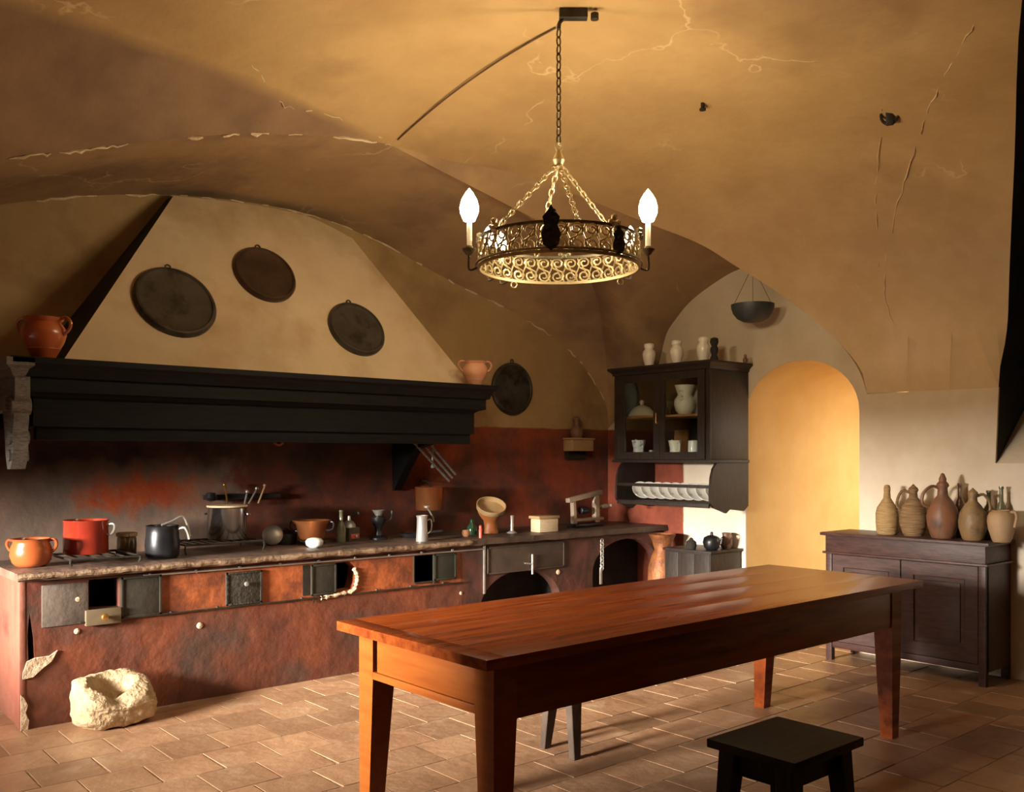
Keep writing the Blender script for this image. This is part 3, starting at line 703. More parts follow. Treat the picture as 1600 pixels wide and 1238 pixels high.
o = obj('plaster_chip', bm, M_pale, t); o['kind'] = 'stuff'
# broken plaster around the ragged opening and at the left corner
bm = B(); q = spline([(op2[1]-.01-O.x, -.004, .70), (op2[1]+.015-O.x, -.006, .65), (op2[1]+.01-O.x, -.006, .60), (op2[1]-.02-O.x, -.006, .548), (op2[0]-.0-O.x, -.006, .535), (op2[0]-.12-O.x, -.004, .525)], 5)
tube(bm, q, [.006+.012*abs(math.sin(i*1.3)) for i in range(len(q))], 7); obj('broken_plaster_edge', bm, M_pale, t)
bm = B(); plate(bm, [(.0, .30), (.02, .36), (.06, .375), (.13, .375), (.17, .40), (.14, .345), (.09, .31), (.05, .275), (.0, .27)], [], .012, lambda a, b, c: Vector((a-.004, -.01+c, b))); obj('broken_plaster_edge', bm, M_pale, t)
bm = B(); plate(bm, [(-.004, 0), (.03, .0), (.035, .05), (.02, .09), (.03, .13), (.012, .17), (-.004, .19)], [], .02, lambda a, b, c: Vector((a-.01, -.01+c, b))); obj('broken_plaster_edge', bm, M_pale, t)
# green inner lining of the third opening
bm = B(); box(bm, op3[0]-O.x-.008, op3[0]-O.x, -.008, .1, op3[2], op3[3], 0); box(bm, op3[1]-O.x, op3[1]-O.x+.012, -.014, .1, op3[2]-.02, op3[3], 0); box(bm, op3[0]-O.x, op3[1]-O.x, -.008, .1, op3[2]-.012, op3[2], 0); obj('opening_frame', bm, M_plate, t)
bm = B(); box(bm, cX(486)-O.x-.06, cX(486)-O.x-.01, -.003, .004, .55, .745, 0); box(bm, op2[0]-.18-O.x, op2[0]-.172-O.x, -.016, -.01, .5, .76); obj('door_frame', bm, M_iron, t)

# ================================================================== TABLE
t = thing('long_table', 'long orange wooden kitchen table with square tapering legs', 'table', (3.33, 2.78, 0))
tx0, tx1, ty0, ty1, tz = 1.865-3.33, 4.79-3.33, 2.30-2.78, 3.235-2.78, .80
bm = B()
for k in range(4):
    a = ty0+(ty1-ty0)*k/4; b = ty0+(ty1-ty0)*(k+1)/4-.0006
    box(bm, tx0+.075, tx1, a, b, tz-.035, tz, .0015)
    
bm.free()
for k in range(4):
    a = ty0+(ty1-ty0)*k/4; b = ty0+(ty1-ty0)*(k+1)/4-.0004
    bm = B(); box(bm, tx0+.085, tx1, a, b, tz-.036, tz, .0012); obj('top_board', bm, M_table, t)
bm = B(); box(bm, tx0, tx0+.0846, ty0, ty1, tz-.036, tz, .002); obj('breadboard_end', bm, M_table, t)
lx0, lx1, ly0, ly1 = tx0+.075, tx1-.12, ty0+.055, ty1-.045
bm = B(); box(bm, lx0+.08, lx1-.02, ly0+.004, ly0+.026, tz-.23, tz-.036, .002); obj('long_apron', bm, M_table, t)
bm = B(); box(bm, lx0+.08, lx1-.02, ly1-.026, ly1-.004, tz-.215, tz-.036, .002); obj('long_apron', bm, M_table, t)
bm = B(); box(bm, lx1-.026, lx1-.004, ly0+.05, ly1-.05, tz-.215, tz-.036, .002); obj('end_apron', bm, M_table, t)
bm = B(); box(bm, lx0+.004, lx0+.03, ly0+.1, ly1-.125, tz-.185, tz-.040, .002); d = obj('drawer_front', bm, M_tabend, t); d['label'] = 'lighter orange drawer front'
bm = B(); box(bm, lx0+.0, lx0+.03, ly0+.096, ly1-.096, tz-.215, tz-.187, .002); obj('drawer_rail', bm, M_tabend, t)
bm = B(); box(bm, lx0+.045, lx0+.055, ly0+.096, ly1-.096, tz-.2, tz-.04); obj('drawer_shadow_board', bm, M_soot_shade, t)
for sx, sy in ((0, 0), (0, 1), (1, 0), (1, 1)):
    w = .05
    x = lx0+w if sx == 0 else lx1-w; y = ly0+w if sy == 0 else ly1-w
    fx = (-.012 if sx == 0 else -.055)  # feet: outer faces stay nearly plumb
    ex = x-w+.034 if sx == 0 else x+w-.032-.03
    ey = y-w+.034 if sy == 0 else y+w-.034
    bm = B(); rr = []
    for px_, py_, pz_, h_ in ((x, y, tz-.036, w), (x, y, tz-.23, w), (ex, ey, 0, .032)): rr.append([bm.verts.new((px_+i*h_, py_+j*h_, pz_)) for i, j in ((-1, -1), (1, -1), (1, 1), (-1, 1))])
    for ra, rb in zip(rr, rr[1:]):
        for i in range(4): bm.faces.new([ra[i], ra[(i+1) % 4], rb[(i+1) % 4], rb[i]])
    bm.faces.new(rr[0]); bm.faces.new(rr[-1][::-1])
    obj('leg', bm, M_tabend if sx == 0 else M_table, t)

# ================================================================== STOOLS
def stool(loc, rz, sx, sy, h, m, label, thick=.032, ins=.05, spl=.06, feet=None, lw=.035):
    t = thing('square_stool', label, 'stool', loc, rz)
    bm = B(); box(bm, -sx, sx, -sy, sy, h-thick, h, .006)
    for v in bm.verts: v.co.z += .004*((v.co.x/sx)**2+(v.co.y/sy)**2)-.006
    obj('seat', bm, m, t)
    for y in (-1, 1):
        bm = B(); box(bm, -sx+ins+.01, sx-ins-.01, y*(sy-ins)-.01, y*(sy-ins)+.01, h-thick-.085, h-thick, .003); obj('apron', bm, m, t)
    for x in (-1, 1):
        bm = B(); box(bm, x*(sx-ins)-.01, x*(sx-ins)+.01, -sy+ins+.01, sy-ins-.01, h-thick-.085, h-thick, .003); obj('apron', bm, m, t)
    if feet:
        for (ax, ay), (fx, fy) in feet:
            bm = B(); taper(bm, (ax, ay, h-thick+.001), (fx, fy, 0), (lw, lw*.6), (lw*.5, lw*.4), .003); obj('leg', bm, m, t)
        return t
    for x in (-1, 1):
        for y in (-1, 1):
            bm = B(); taper(bm, (x*(sx-ins), y*(sy-ins), h-thick+.001), (x*(sx-ins+spl), y*(sy-ins+spl), 0), (lw, lw), (lw*.72, lw*.72), .004); obj('leg', bm, m, t)
    return t
stool((2.885, 1.88, 0), 0, .218, .178, .45, M_stool, 'small near-black wooden stool with splayed legs in the right foreground', ins=.065, spl=.03)
stool((3.26, 3.36, 0), R(0), .14, .14, .46, M_stool2, 'brown three-legged stool half hidden behind the long table', ins=.03, lw=.045, feet=[((-.06, .04), (-.12, .05)), ((-.05, -.07), (-.13, -.17)), ((.06, .05), (.16, .12))])

# ================================================================== STONE MORTAR
bm = B(); bmesh.ops.create_cube(bm, size=1)
bmesh.ops.subdivide_edges(bm, edges=bm.edges, cuts=18, use_grid_fill=True)
from mathutils import noise
for v in bm.verts:
    c = v.co.copy(); n = c.normalized()
    m_ = max(abs(c.x), abs(c.y), abs(c.z)); L4 = (abs(c.x)**4.5+abs(c.y)**4.5+abs(c.z)**4.5)**(1/4.5)
    p = c*(m_/L4); p = Vector((p.x*.40, p.y*.28, p.z*.225))
    p += n*(.016*noise.noise(c*3.2+Vector((3, 1, 2)))+.010*noise.noise(c*9))
    d = math.hypot((p.x+.02)/.115, (p.y-.005)/.085)
    if p.z > .04:
        if d < 1: p.z -= .15*(1-d**4)
        gx_ = math.exp(-((p.x+.02)/.06)**2); p.z -= .03*gx_*(1 if p.y < 0 else 0)*min(1, abs(p.y)/.05)
    if p.z > -.02: p.z += p.y*.38*min(1, (p.z+.02)/.08)
    v.co = p+Vector((0, 0, .115))
zmin = min(v.co.z for v in bm.verts)
for v in bm.verts: v.co.z = max(v.co.z-zmin-.004, 0)
o = obj('stone_mortar', bm, M_stone, None, (1.655, 5.235, .0), 60); o.rotation_euler = (0, 0, R(4))
tag(o, 'rough pale stone mortar with a hollow on the floor before the counter', 'mortar')

# ================================================================== POTS & THINGS
def on_top(u, v, y=None, z=TZ):
    return onZ(u, v, z) if y is None else Vector((onY(u, v, y).x, y, z))
def handle(bm, pts, r=.008, n=5, seg=7): return tube(bm, spline(pts, n), r, seg)
def vessel(name, label, cat, m, loc, prof, handles=(), rot=0, seg=36, group=None, hm=None, scale=1, extra=None):
    t = thing(name, label, cat, loc, rot, group)
    bm = B(); lathe(bm, [(r*scale, z*scale) for r, z in prof], seg); obj('body', bm, m, t, ang=50)
    for h in handles:
        bm = B(); handle(bm, [Vector(p)*scale for p in h[0]], h[1]*scale); obj('handle', bm, hm or m, t)
    if extra: extra(t)
    return t
# two handled terracotta jars on the mantel
def jar(loc, s, label, m, rot):
    prof = [(0, 0), (.052, 0), (.055, .006), (.072, .04), (.098, .09), (.108, .125), (.105, .155), (.09, .178), (.083, .188), (.094, .205), (.098, .212), (.09, .212), (.078, .19), (.085, .16), (.08, .05), (0, .02)]
    hs = []
    for k in (-1, 1): hs.append(([(k*.088, 0, .205), (k*.125, 0, .212), (k*.148, 0, .19), (k*.145, 0, .16), (k*.125, 0, .135), (k*.104, 0, .125)], .0085))
    return vessel('two_handled_jar', label, 'jar', m, loc, prof, hs, rot, scale=s)
p = onY(68, 556, 5.22); jar((p.x, 5.215, 1.945), 1.0, 'large glossy orange terracotta jar on the left end of the mantel', M_terra, R(-48))
p = onY(764, 598, 5.3); jar((4.12, 5.21, 1.945), .82, 'smaller pale pink terracotta jar on the right end of the mantel', M_terra2, R(-20))
# lids hanging on the hood
def lid(c, nrm, r, m, label, knob=True, up=None, depth=.035):
    t = thing('hanging_pan_lid', label, 'pan lid', c, 0)
    q = Vector(nrm).to_track_quat('Z', 'Y').to_matrix().to_4x4()
    bm = B(); lathe(bm, [(0, depth*.55), (r*.5, depth*.6), (r*.8, depth*.62), (r*.87, depth*.75), (r*.9, depth), (r*.95, depth*.98), (r, depth*.55), (r, 0), (0, 0)], 56, q); obj('disc', bm, m, t, ang=28)
    bm = B(); q2 = q.to_3x3(); upv = Vector((0, 0, 1)); upv = (upv-Vector(nrm)*upv.dot(Vector(nrm))).normalized()
    cc = upv*(r+.012)+Vector(nrm)*.008
    mt = Matrix.Translation(cc)@q
    torus(bm, .016, .005, 16, 6, mt); obj('hanging_ring', bm, m, t)
    return t
hn = Vector((0, -(3.17-1.94), .64)).normalized()
def hoodpt(u, v): return onHood(u, v)+hn*.002
def hood_lid(u, v, r, m, label): lid(hoodpt(u, v), hn, r, m, label)
hood_lid(273, 474, .248, M_pan, 'largest round blackened pan lid, hanging left on the hood')
hood_lid(413, 431, .213, M_pan2, 'brown round pan lid hanging highest on the hood')
hood_lid(556, 516, .212, M_pan, 'mottled black pan lid hanging lowest and rightmost on the hood')
p = onY(799, 608, YW-.005); lid(p, (0, -1, 0), .225, M_pan, 'flat black round lid on the wall right of the mantel')

# counter-top, from the left
p = Vector((1.345, 5.66, TZ+.004))
vessel('clay_pot', 'round orange clay pot at the left end of the counter', 'pot', M_terra, (p.x, p.y, TZ+.004),
    [(0, 0), (.075, 0), (.095, .02), (.108, .06), (.104, .10), (.092, .13), (.096, .145), (.102, .152), (.094, .152), (.084, .13), (.092, .09), (.08, .03), (0, .015)],
    [([(.092, 0, .14), (.125, 0, .145), (.135, 0, .115), (.118, 0, .085), (.105, 0, .08)], .009), ([(-.092, 0, .14), (-.12, 0, .142), (-.128, 0, .118), (-.115, 0, .09), (-.103, 0, .085)], .008)], R(-35))
# iron grate left
def grate(name, label, x0, x1, y0, y1, h, m, nb=5):
    t = thing(name, label, 'grate', ((x0+x1)/2, (y0+y1)/2, TZ+.006)); w = (x1-x0)/2; d = (y1-y0)/2
    bm = B()
    tube(bm, [(-w, -d, h), (w, -d, h), (w, d, h), (-w, d, h)], .007, 6, True)
    for k in range(1, nb): tube(bm, [(-w+2*w*k/nb, -d, h), (-w+2*w*k/nb, d, h)], .005, 6)
    obj('bars', bm, m, t)
    for sx in (-1, 1):
        for sy in (-1, 1):
            bm = B(); tube(bm, spline([(sx*w, sy*d, h), (sx*(w+.004), sy*(d+.002), h*.5), (sx*(w-.004), sy*d, 0)], 3), .006, 6); obj('leg', bm, m, t)
    return t
grate('iron_grate', 'low iron grate under the red saucepan', 1.50, 1.87, 5.47, 5.88, .032, M_iron)
vessel('red_saucepan', 'tall glossy red enamel saucepan on the counter grate', 'saucepan', M_enamel, (onY(131, 862, 5.78).x, 5.74, TZ+.047),
    [(0, 0), (.118, 0), (.122, .004), (.122, .185), (.127, .19), (.127, .194), (.119, .194), (.117, .19), (.117, .01), (0, .01)],
    [([(.122, 0, .165), (.16, 0, .17), (.165, 0, .14), (.15, 0, .115), (.123, 0, .11)], .008)], R(-40), hm=M_tin)
p = onZ(197, 853, TZ)
def jrim(t):
    bm = B(); lathe(bm, [(.058, .122), (.062, .122), (.062, .142), (.045, .146), (.0, .146)], 28); obj('lid', bm, M_boxw, t)
vessel('lidded_jar', 'brown jar with a tan lid between red saucepan and black pot', 'jar', mat('amber_jar_glaze', (.14, .08, .03), (.25, .16, .06), rough=.3, coat=.4), (onY(198, 850, 5.88).x, 5.88, TZ),
    [(0, 0), (.05, 0), (.056, .01), (.058, .06), (.056, .11), (.052, .122), (0, .122)], (), extra=jrim)
t = vessel('black_pot', 'black iron pot with a ladle handle sticking out right', 'pot', M_darkm, (onY(250, 862, 5.66).x, 5.62, TZ+.002),
    [(0, 0), (.085, 0), (.095, .015), (.10, .08), (.094, .15), (.09, .185), (.095, .192), (.09, .195), (.084, .185), (.085, .02), (0, .015)],
    [([(.09, 0, .17), (.13, 0, .18), (.15, 0, .15), (.16, 0, .11)], .008)], R(-40), hm=M_tin)
bm = B(); q0 = onY(268, 815, 5.60); handle(bm, [q0+Vector((-.06, 0, -.02)), q0, onY(287, 808, 5.60), onY(297, 838, 5.60)], .007); tag(obj('ladle', bm, M_pewter), 'bright metal ladle resting in the black pot', 'ladle')
grate('stove_trivet', 'long low iron trivet beneath the steel stockpot', onY(290, 850, 5.62).x, onY(412, 850, 5.62).x, 5.62, 5.96, .06, M_iron, 9)
# small lumps at trivet
def wrim(t):
    bm = B(); lathe(bm, [(.0, .205), (.10, .205), (.126, .207), (.129, .213), (.126, .219), (.08, .222), (0, .224)], 40); obj('lid', bm, M_lightwood, t)['label'] = 'flat pale wooden lid'
vessel('steel_stockpot', 'shiny steel stockpot with a wooden lid on the trivet', 'pot', M_steel, (onY(355, 845, 5.80).x, 5.80, TZ+.075),
    [(0, 0), (.118, 0), (.124, .006), (.124, .198), (.128, .203), (.12, .205), (0, .203)],
    [([(.122, 0, .16), (.148, 0, .16), (.148, .03, .16), (.122, .04, .16)], .006), ([(-.122, 0, .16), (-.148, 0, .16), (-.148, .03, .16), (-.122, .04, .16)], .006)], R(-45), extra=wrim)
# rack on the wall with utensils
t = thing('utensil_rack', 'dark wall rail with small utensils behind the stockpot', 'rack', (onY(380, 776, YW-.06).x, YW-.05, onY(380, 776, YW-.06).z))
bm = B(); box(bm, -.26, .27, -.02, .045, -.018, .016, .006); obj('rail', bm, M_darkm, t)
bm = B(); lathe(bm, [(0, -.03), (.03, -.02), (.04, .0), (.03, .03), (0, .035)], 20, Matrix.Translation((-.23, -.02, .0))); obj('round_end', bm, M_darkm, t)
for k, (x, hgt, lean, m) in enumerate(((-.12, .10, -.02, M_brass), (.03, .07, .06, M_tin), (.10, .09, .05, M_boxw), (.0, .05, .02, M_tin))):
    bm = B(); tube(bm, [(x, -.03, -.05), (x+lean, -.03, hgt-.02)], .006, 6); lathe(bm, [(0, 0), (.014, .008), (.012, .02), (0, .026)], 12, Matrix.Translation((x+lean, -.03, hgt-.03))); obj('utensil', bm, m, t)
bm = B(); p = onY(435, 688, YW-.01); torus(bm, .034, .011, 24, 8, Matrix.Translation(p)@Matrix.Rotation(R(90), 4, 'X')); lathe(bm, [(0, 0), (.012, 0), (.012, .03), (0, .034)], 12, Matrix.Translation(p+Vector((0, .01, 0)))@Matrix.Rotation(R(90), 4, 'X'))
tag(obj('wall_ring', bm, M_copper), 'small round copper-coloured ring on the red wall under the hood', 'ring')
# grey bowls
def bowl_prof(r, h): return [(0, 0), (r*.4, 0), (r*.75, h*.3), (r*.95, h*.75), (r, h), (r*.96, h), (r*.88, h*.7), (r*.6, h*.25), (0, h*.12)]
o = vessel('tilted_tin_lid', 'round dull tin lid leaning behind the small white bowl', 'lid', M_tin, (onY(428, 848, 5.86).x, 5.88, TZ+.075), [(0, .025), (.03, .024), (.065, .01), (.07, 0), (.066, -.004), (0, .008)]); o.rotation_euler = (R(70), 0, R(-30))
vessel('black_casserole', 'low black casserole behind the small white bowl', 'pot', M_darkm, (onY(450, 845, 5.9).x, 5.93, TZ), [(0, 0), (.06, 0), (.075, .03), (.075, .075), (.05, .095), (.015, .10), (.012, .115), (0, .118)])
vessel('small_white_bowl', 'small greyish white bowl at the counter edge', 'bowl', M_white2, (onZ(463, 852, TZ).x, 5.58, TZ), [(0, .0), (.03, 0), (.055, .02), (.06, .045), (.045, .062), (.02, .068), (0, .07)])
vessel('copper_pan', 'deep copper pan with a dark flared rim on the counter', 'pan', M_copper, (onY(488, 850, 5.75).x, 5.76, TZ+.042),
    [(0, 0), (.075, 0), (.09, .02), (.105, .10), (.13, .125), (.132, .13), (.12, .13), (.098, .10), (.085, .02), (0, .012)], [([(.12, 0, .12), (.155, 0, .115), (.15, 0, .07), (.1, 0, .06)], .007), ([(-.12, 0, .12), (-.15, 0, .115), (-.15, 0, .07), (-.1, 0, .05)], .007)], R(-50), hm=M_darkm)
bm = B(); torus(bm, .08, .008, 30, 6, Matrix.Translation((0, 0, .025)))
for k in range(3):
    a = k*2.09; tube(bm, [(.08*math.cos(a), .08*math.sin(a), .025), (.095*math.cos(a), .095*math.sin(a), 0)], .007, 6)
p = onY(488, 850, 5.76); tag(obj('pan_ring_stand', bm, M_iron, None, (p.x, 5.76, TZ+.006)), 'iron ring stand carrying the deep copper pan', 'stand')
# bottle and grinders
vessel('slim_grey_bottle', 'slim grey-green bottle beside the copper pan', 'bottle', M_gbot, (onY(533, 846, 5.8).x, 5.8, TZ), [(0, 0), (.03, 0), (.034, .01), (.034, .10), (.02, .135), (.013, .15), (.013, .215), (.016, .22), (.014, .228), (0, .228)])
t = thing('coffee_mill', 'wooden box coffee mill with a small red drawer on the counter', 'mill', (onY(550, 843, 5.82).x+.0, 5.86, TZ), R(15))
bm = B(); box(bm, -.055, .055, -.055, .055, .0, .10, .005); obj('box_body', bm, M_stool2, t)
bm = B(); box(bm, -.04, .04, -.062, -.05, .02, .055, .003); d = obj('drawer', bm, M_red_s, t)
bm = B(); lathe(bm, [(0, .0), (.008, 0), (.01, .012), (0, .016)], 10, Matrix.Translation((0, -.062, .038))@Matrix.Rotation(R(90), 4, 'X')); obj('knob', bm, M_tin, d)
bm = B(); lathe(bm, [(.05, .10), (.045, .12), (.03, .14), (.012, .15), (.01, .18), (0, .18)], 22); obj('hopper', bm, M_tin, t)
bm = B(); tube(bm, spline([(0, 0, .18), (.06, 0, .19), (.10, 0, .185)], 4), .005, 6); lathe(bm, [(0, .18), (.012, .185), (.013, .205), (0, .215)], 12, Matrix.Translation((.10, 0, 0))); obj('crank', bm, M_iron, t)
t = thing('cast_iron_grinder', 'dark cast iron grinder on a round foot right of the mill', 'grinder', (onY(586, 842, 5.85).x+.03, 5.85, TZ), R(-25))
bm = B(); lathe(bm, [(0, 0), (.065, 0), (.065, .012), (.03, .03), (.022, .06), (.03, .09), (.048, .12), (.05, .16), (.03, .175), (0, .178)], 28); obj('body', bm, M_darkm, t)
bm = B(); lathe(bm, [(.025, .175), (.045, .21), (.048, .215), (.04, .212), (.02, .178)], 24); obj('funnel', bm, M_tin, t)
bm = B(); tube(bm, spline([(.045, 0, .14), (.09, 0, .145), (.10, 0, .19)], 4), .006, 6); lathe(bm, [(0, .18), (.012, .185), (.012, .21), (0, .215)], 12, Matrix.Translation((.10, 0, 0))); obj('crank', bm, M_iron, t)
t = vessel('flat_black_skillet', 'low black skillet lying on the counter left of the steel jug', 'pan', M_darkm, (onY(645, 842, 5.8).x, 5.8, TZ+.002), [(0, 0), (.08, 0), (.10, .03), (.098, .032), (.078, .008), (0, .008)], [([(-.1, 0, .028), (-.16, 0, .04), (-.22, 0, .045)], .009)], R(150))
# hanging copper pot
p = onY(676, 778, 5.86)
t = vessel('hanging_copper_pot', 'bright copper pot hung on the red wall under the hood', 'pot', M_copper, (p.x, 5.90, onY(676, 797, 5.9).z), [(0, 0), (.10, 0), (.106, .005), (.112, .175), (.117, .18), (.11, .182), (.104, .17), (.1, .01), (0, .01)],
    [([(.11, 0, .15), (.16, 0, .16), (.26, 0, .17)], .008)], R(60), hm=M_iron)
bm = B(); tube(bm, spline([(p.x+.05, YW, onY(676, 760, 5.9).z+.04), (p.x+.05, 5.98, onY(676, 760, 5.9).z+.03), (p.x+.05, 5.965, onY(676, 760, 5.9).z-.02)], 4), .006, 6); tag(obj('pot_hook', bm, M_iron), 'iron wall hook holding the bright copper pot', 'hook')
vessel('steel_jug', 'tall narrow pale steel jug in front of the copper pot', 'jug', M_pewter, (onZ(691, 850, TZ).x-.0, 5.50, TZ), [(0, 0), (.042, 0), (.044, .005), (.038, .1), (.037, .165), (.043, .185), (.04, .186), (.034, .165), (.034, .01), (0, .01)], [([(.038, 0, .15), (.07, 0, .15), (.072, 0, .08), (.04, 0, .05)], .006)], R(-10), hm=M_tin)
bm = B(); a = onY(667, 797, 5.52); tube(bm, spline([a+Vector((.0, .0, .02)), a+Vector((.05, 0, -.05)), a+Vector((.06, 0, -.09))], 4), .006, 6); lathe(bm, [(0, 0), (.02, .004), (.024, .02), (0, .01)], 14, Matrix.Translation(a+Vector((-.0, 0, .01)))); tag(obj('small_spoon', bm, M_tin), 'small tin spoon standing in the narrow steel jug', 'spoon')
vessel('pinkish_cup', 'little pinkish clay cup beside the orange footed bowl', 'cup', M_terra2, (onY(728, 840, 5.6).x, 5.6, TZ), [(0, 0), (.02, 0), (.03, .02), (.028, .05), (.025, .05), (.025, .02), (0, .008)])
vessel('dark_green_flask', 'squat dark green glass flask left of the footed bowl', 'flask', mat('green_glass', (.01, .04, .02), (.02, .06, .03), rough=.12, coat=.6), (onY(740, 838, 5.72).x, 5.74, TZ), [(0, 0), (.035, 0), (.042, .02), (.038, .06), (.018, .085), (.015, .115), (.018, .12), (0, .12)])
t = vessel('footed_bowl', 'orange wooden footed bowl with a tilted pale sieve on top', 'bowl', mat('orange_wood', (.35, .11, .03), (.45, .17, .05), rough=.45), (onY(766, 838, 5.72).x, 5.72, TZ+.002), [(0, 0), (.065, 0), (.062, .02), (.05, .06), (.055, .10), (.085, .14), (.10, .17), (.09, .17), (.05, .12), (0, .1)])
o = vessel('pale_sieve', 'pale round sieve lying tilted on the footed bowl', 'sieve', M_boxw, (onY(766, 800, 5.72).x, 5.715, onY(766, 803, 5.72).z+.03), [(0, 0), (.105, 0), (.115, .01), (.118, .05), (.112, .05), (.108, .012), (0, .008)]); o.rotation_euler = (R(28), R(-14), 0)
bm = B(); lathe(bm, [(0, 0), (.012, 0), (.014, .06), (.011, .065), (.012, .09), (0, .1)], 14); tag(obj('red_lighter', bm, M_red_s, None, (onY(756, 846, 5.40).x, 5.44, TZ)), 'small upright red object on the counter edge by the strap', 'candle')
vessel('grey_candlestick', 'small grey metal candlestick right of the footed bowl', 'candlestick', M_pewter, (onY(800, 834, 5.62).x, 5.62, TZ), [(0, 0), (.04, 0), (.042, .006), (.015, .02), (.011, .04), (.014, .06), (.011, .08), (.014, .135), (.016, .14), (0, .14)])
t = thing('pale_wooden_box', 'pale wooden box with a brown lid beside the cast press', 'box', (onZ(862, 832, TZ).x, 5.56, TZ), R(0))
bm = B(); box(bm, -.095, .105, -.05, .06, .0, .105, .004); obj('box_body', bm, M_lightwood, t)
bm = B(); box(bm, -.11, .115, -.06, .07, .107, .13, .005); obj('lid', bm, M_boxw, t)
# press: cast frame with a crank
t = thing('cast_metal_press', 'tan cast-metal press with open square frame and side crank', 'press', (onY(915, 822, 5.72).x, 5.72, TZ+.001), R(4))
w = .185
bm = B(); box(bm, -w, w, -.05, .05, .0, .03, .005); obj('base', bm, M_darkm, t)
bm = B(); box(bm, -w+.02, w+.03, -.03, .03, .05, .075, .006); obj('lower_bar', bm, M_tanmetal, t)
bm = B(); taper(bm, (-w+.035, 0, .03), (-w+.02, 0, .235), (.02, .022), (.018, .02), .004); obj('left_post', bm, M_tanmetal, t)
bm = B(); taper(bm, (w-.05, 0, .03), (w-.055, 0, .29), (.028, .024), (.022, .022), .004); obj('right_post', bm, M_tanmetal, t)
bm = B(); box(bm, -.235, .205, -.025, .025, -.02, .018, .006, Matrix.Translation((-.0, 0, .265))@Matrix.Rotation(R(-8), 4, 'Y')); obj('top_bar', bm, M_tanmetal, t)
bm = B(); tube(bm, spline([(w-.08, -.02, .25), (w-.10, -.02, .21), (w-.07, -.02, .17)], 4), .010, 7); obj('hook_spring', bm, M_tanmetal, t)
bm = B(); lathe(bm, [(0, -.06), (.03, -.05), (.036, 0), (.03, .05), (0, .06)], 18, Matrix.Translation((-.02, .0, .14))@Matrix.Rotation(R(90), 4, 'Y')); obj('roller', bm, M_darkm, t)
bm = B(); tube(bm, [(w-.02, 0, .165), (w+.13, 0, .172)], .011, 8); tube(bm, [(w+.13, -.04, .172), (w+.13, .04, .172)], .012, 8); lathe(bm, [(0, 0), (.018, .0), (.022, .05), (.018, .10), (0, .10)], 14, Matrix.Translation((w+.03, 0, .167))@Matrix.Rotation(R(90), 4, 'Y')); obj('crank', bm, M_tanmetal, t)
bm = B(); tube(bm, [(w-.005, 0, .02), (w-.005, 0, .29)], .008, 8); obj('side_rod', bm, M_tanmetal, t)
# salt box and little jug on the wall
p = onY(908, 705, 6.0)
t = thing('wall_salt_box', 'tan wooden salt box fixed to the wall left of the cabinet', 'box', (p.x, YW-.07, p.z))
bm = B(); box(bm, -.13, .13, -.06, .065, .0, .10, .004); obj('box_body', bm, M_boxw, t)
bm = B(); box(bm, -.14, .14, -.07, .065, .102, .118, .003, ); obj('lid', bm, M_boxw, t)
bm = B(); box(bm, -.12, .12, .02, .062, -.07, 0, .006); obj('lower_bracket', bm, M_soot_shade, t)
vessel('small_wall_jug', 'small reddish jug standing on the wall salt box', 'jug', M_wick3, (p.x-.03, YW-.075, p.z+.119), [(0, 0), (.045, 0), (.06, .03), (.058, .07), (.03, .10), (.022, .12), (.026, .145), (.035, .17), (.02, .19), (0, .195)], [([(.03, 0, .15), (.07, 0, .14), (.06, 0, .08)], .006)], R(0))

# ================================================================== HANGING CABINET
cx0, cx1, cy0, cy1, cz0, cz1 = 5.90, XW-.005, 4.513, 5.553, 1.415, 2.15
t = thing('china_cabinet', 'dark hanging cabinet with two glazed doors beside the yellow passage', 'cabinet', (cx1, (cy0+cy1)/2, cz0))
O = Vector((cx1, (cy0+cy1)/2, cz0))
def cb(bm, x0, x1, y0, y1, z0, z1, bev=.003): return box(bm, x0-O.x, x1-O.x, y0-O.y, y1-O.y, z0-O.z, z1-O.z, bev)
bm = B(); cb(bm, cx0+.03, cx1, cy0+.012, cy0+.034, cz0, cz1); obj('side_panel', bm, M_cab, t)
bm = B(); cb(bm, cx0+.03, cx1, cy1-.034, cy1-.012, cz0, cz1); obj('side_panel', bm, M_cab, t)
bm = B(); cb(bm, cx1-.014, cx1, cy0+.034, cy1-.034, cz0, cz1, 0); obj('back_panel', bm, M_cab, t)
bm = B(); cb(bm, cx0+.03, cx1-.014, cy0+.034, cy1-.034, cz0, cz0+.02); obj('bottom_panel', bm, M_cab, t)
bm = B(); cb(bm, cx0+.03, cx1-.014, cy0+.034, cy1-.034, cz1-.02, cz1); obj('top_panel', bm, M_cab, t)
shz = onX(1060, 648, 6.0).z
bm = B(); cb(bm, cx0+.06, cx1-.014, cy0+.034, cy1-.034, shz-.018, shz); obj('shelf', bm, M_shelf, t)['label'] = 'warm brown inner shelf'
bm = B(); mould(bm, [(0, .05), (0, .03), (.015, .015), (.03, .0), (.035, -.03)], cx0-.035-O.x, cx1-O.x+.034, cy0-.025-O.y, cy1+.025-O.y)
bm.free(); bm = B()
A = []
for d, z in [(0, .045), (0, .028), (.012, .018), (.03, .0), (.034, -.02)]:
    A.append([bm.verts.new(p) for p in ((cx0-.035+d-O.x, cy0-.03+d-O.y, cz1+z-O.z), (cx1-O.x, cy0-.03+d-O.y, cz1+z-O.z), (cx1-O.x, cy1+.03-d-O.y, cz1+z-O.z), (cx0-.035+d-O.x, cy1+.03-d-O.y, cz1+z-O.z))])
for a, b in zip(A, A[1:]):
    for i in range(4): bm.faces.new([a[i], a[(i+1) % 4], b[(i+1) % 4], b[i]])
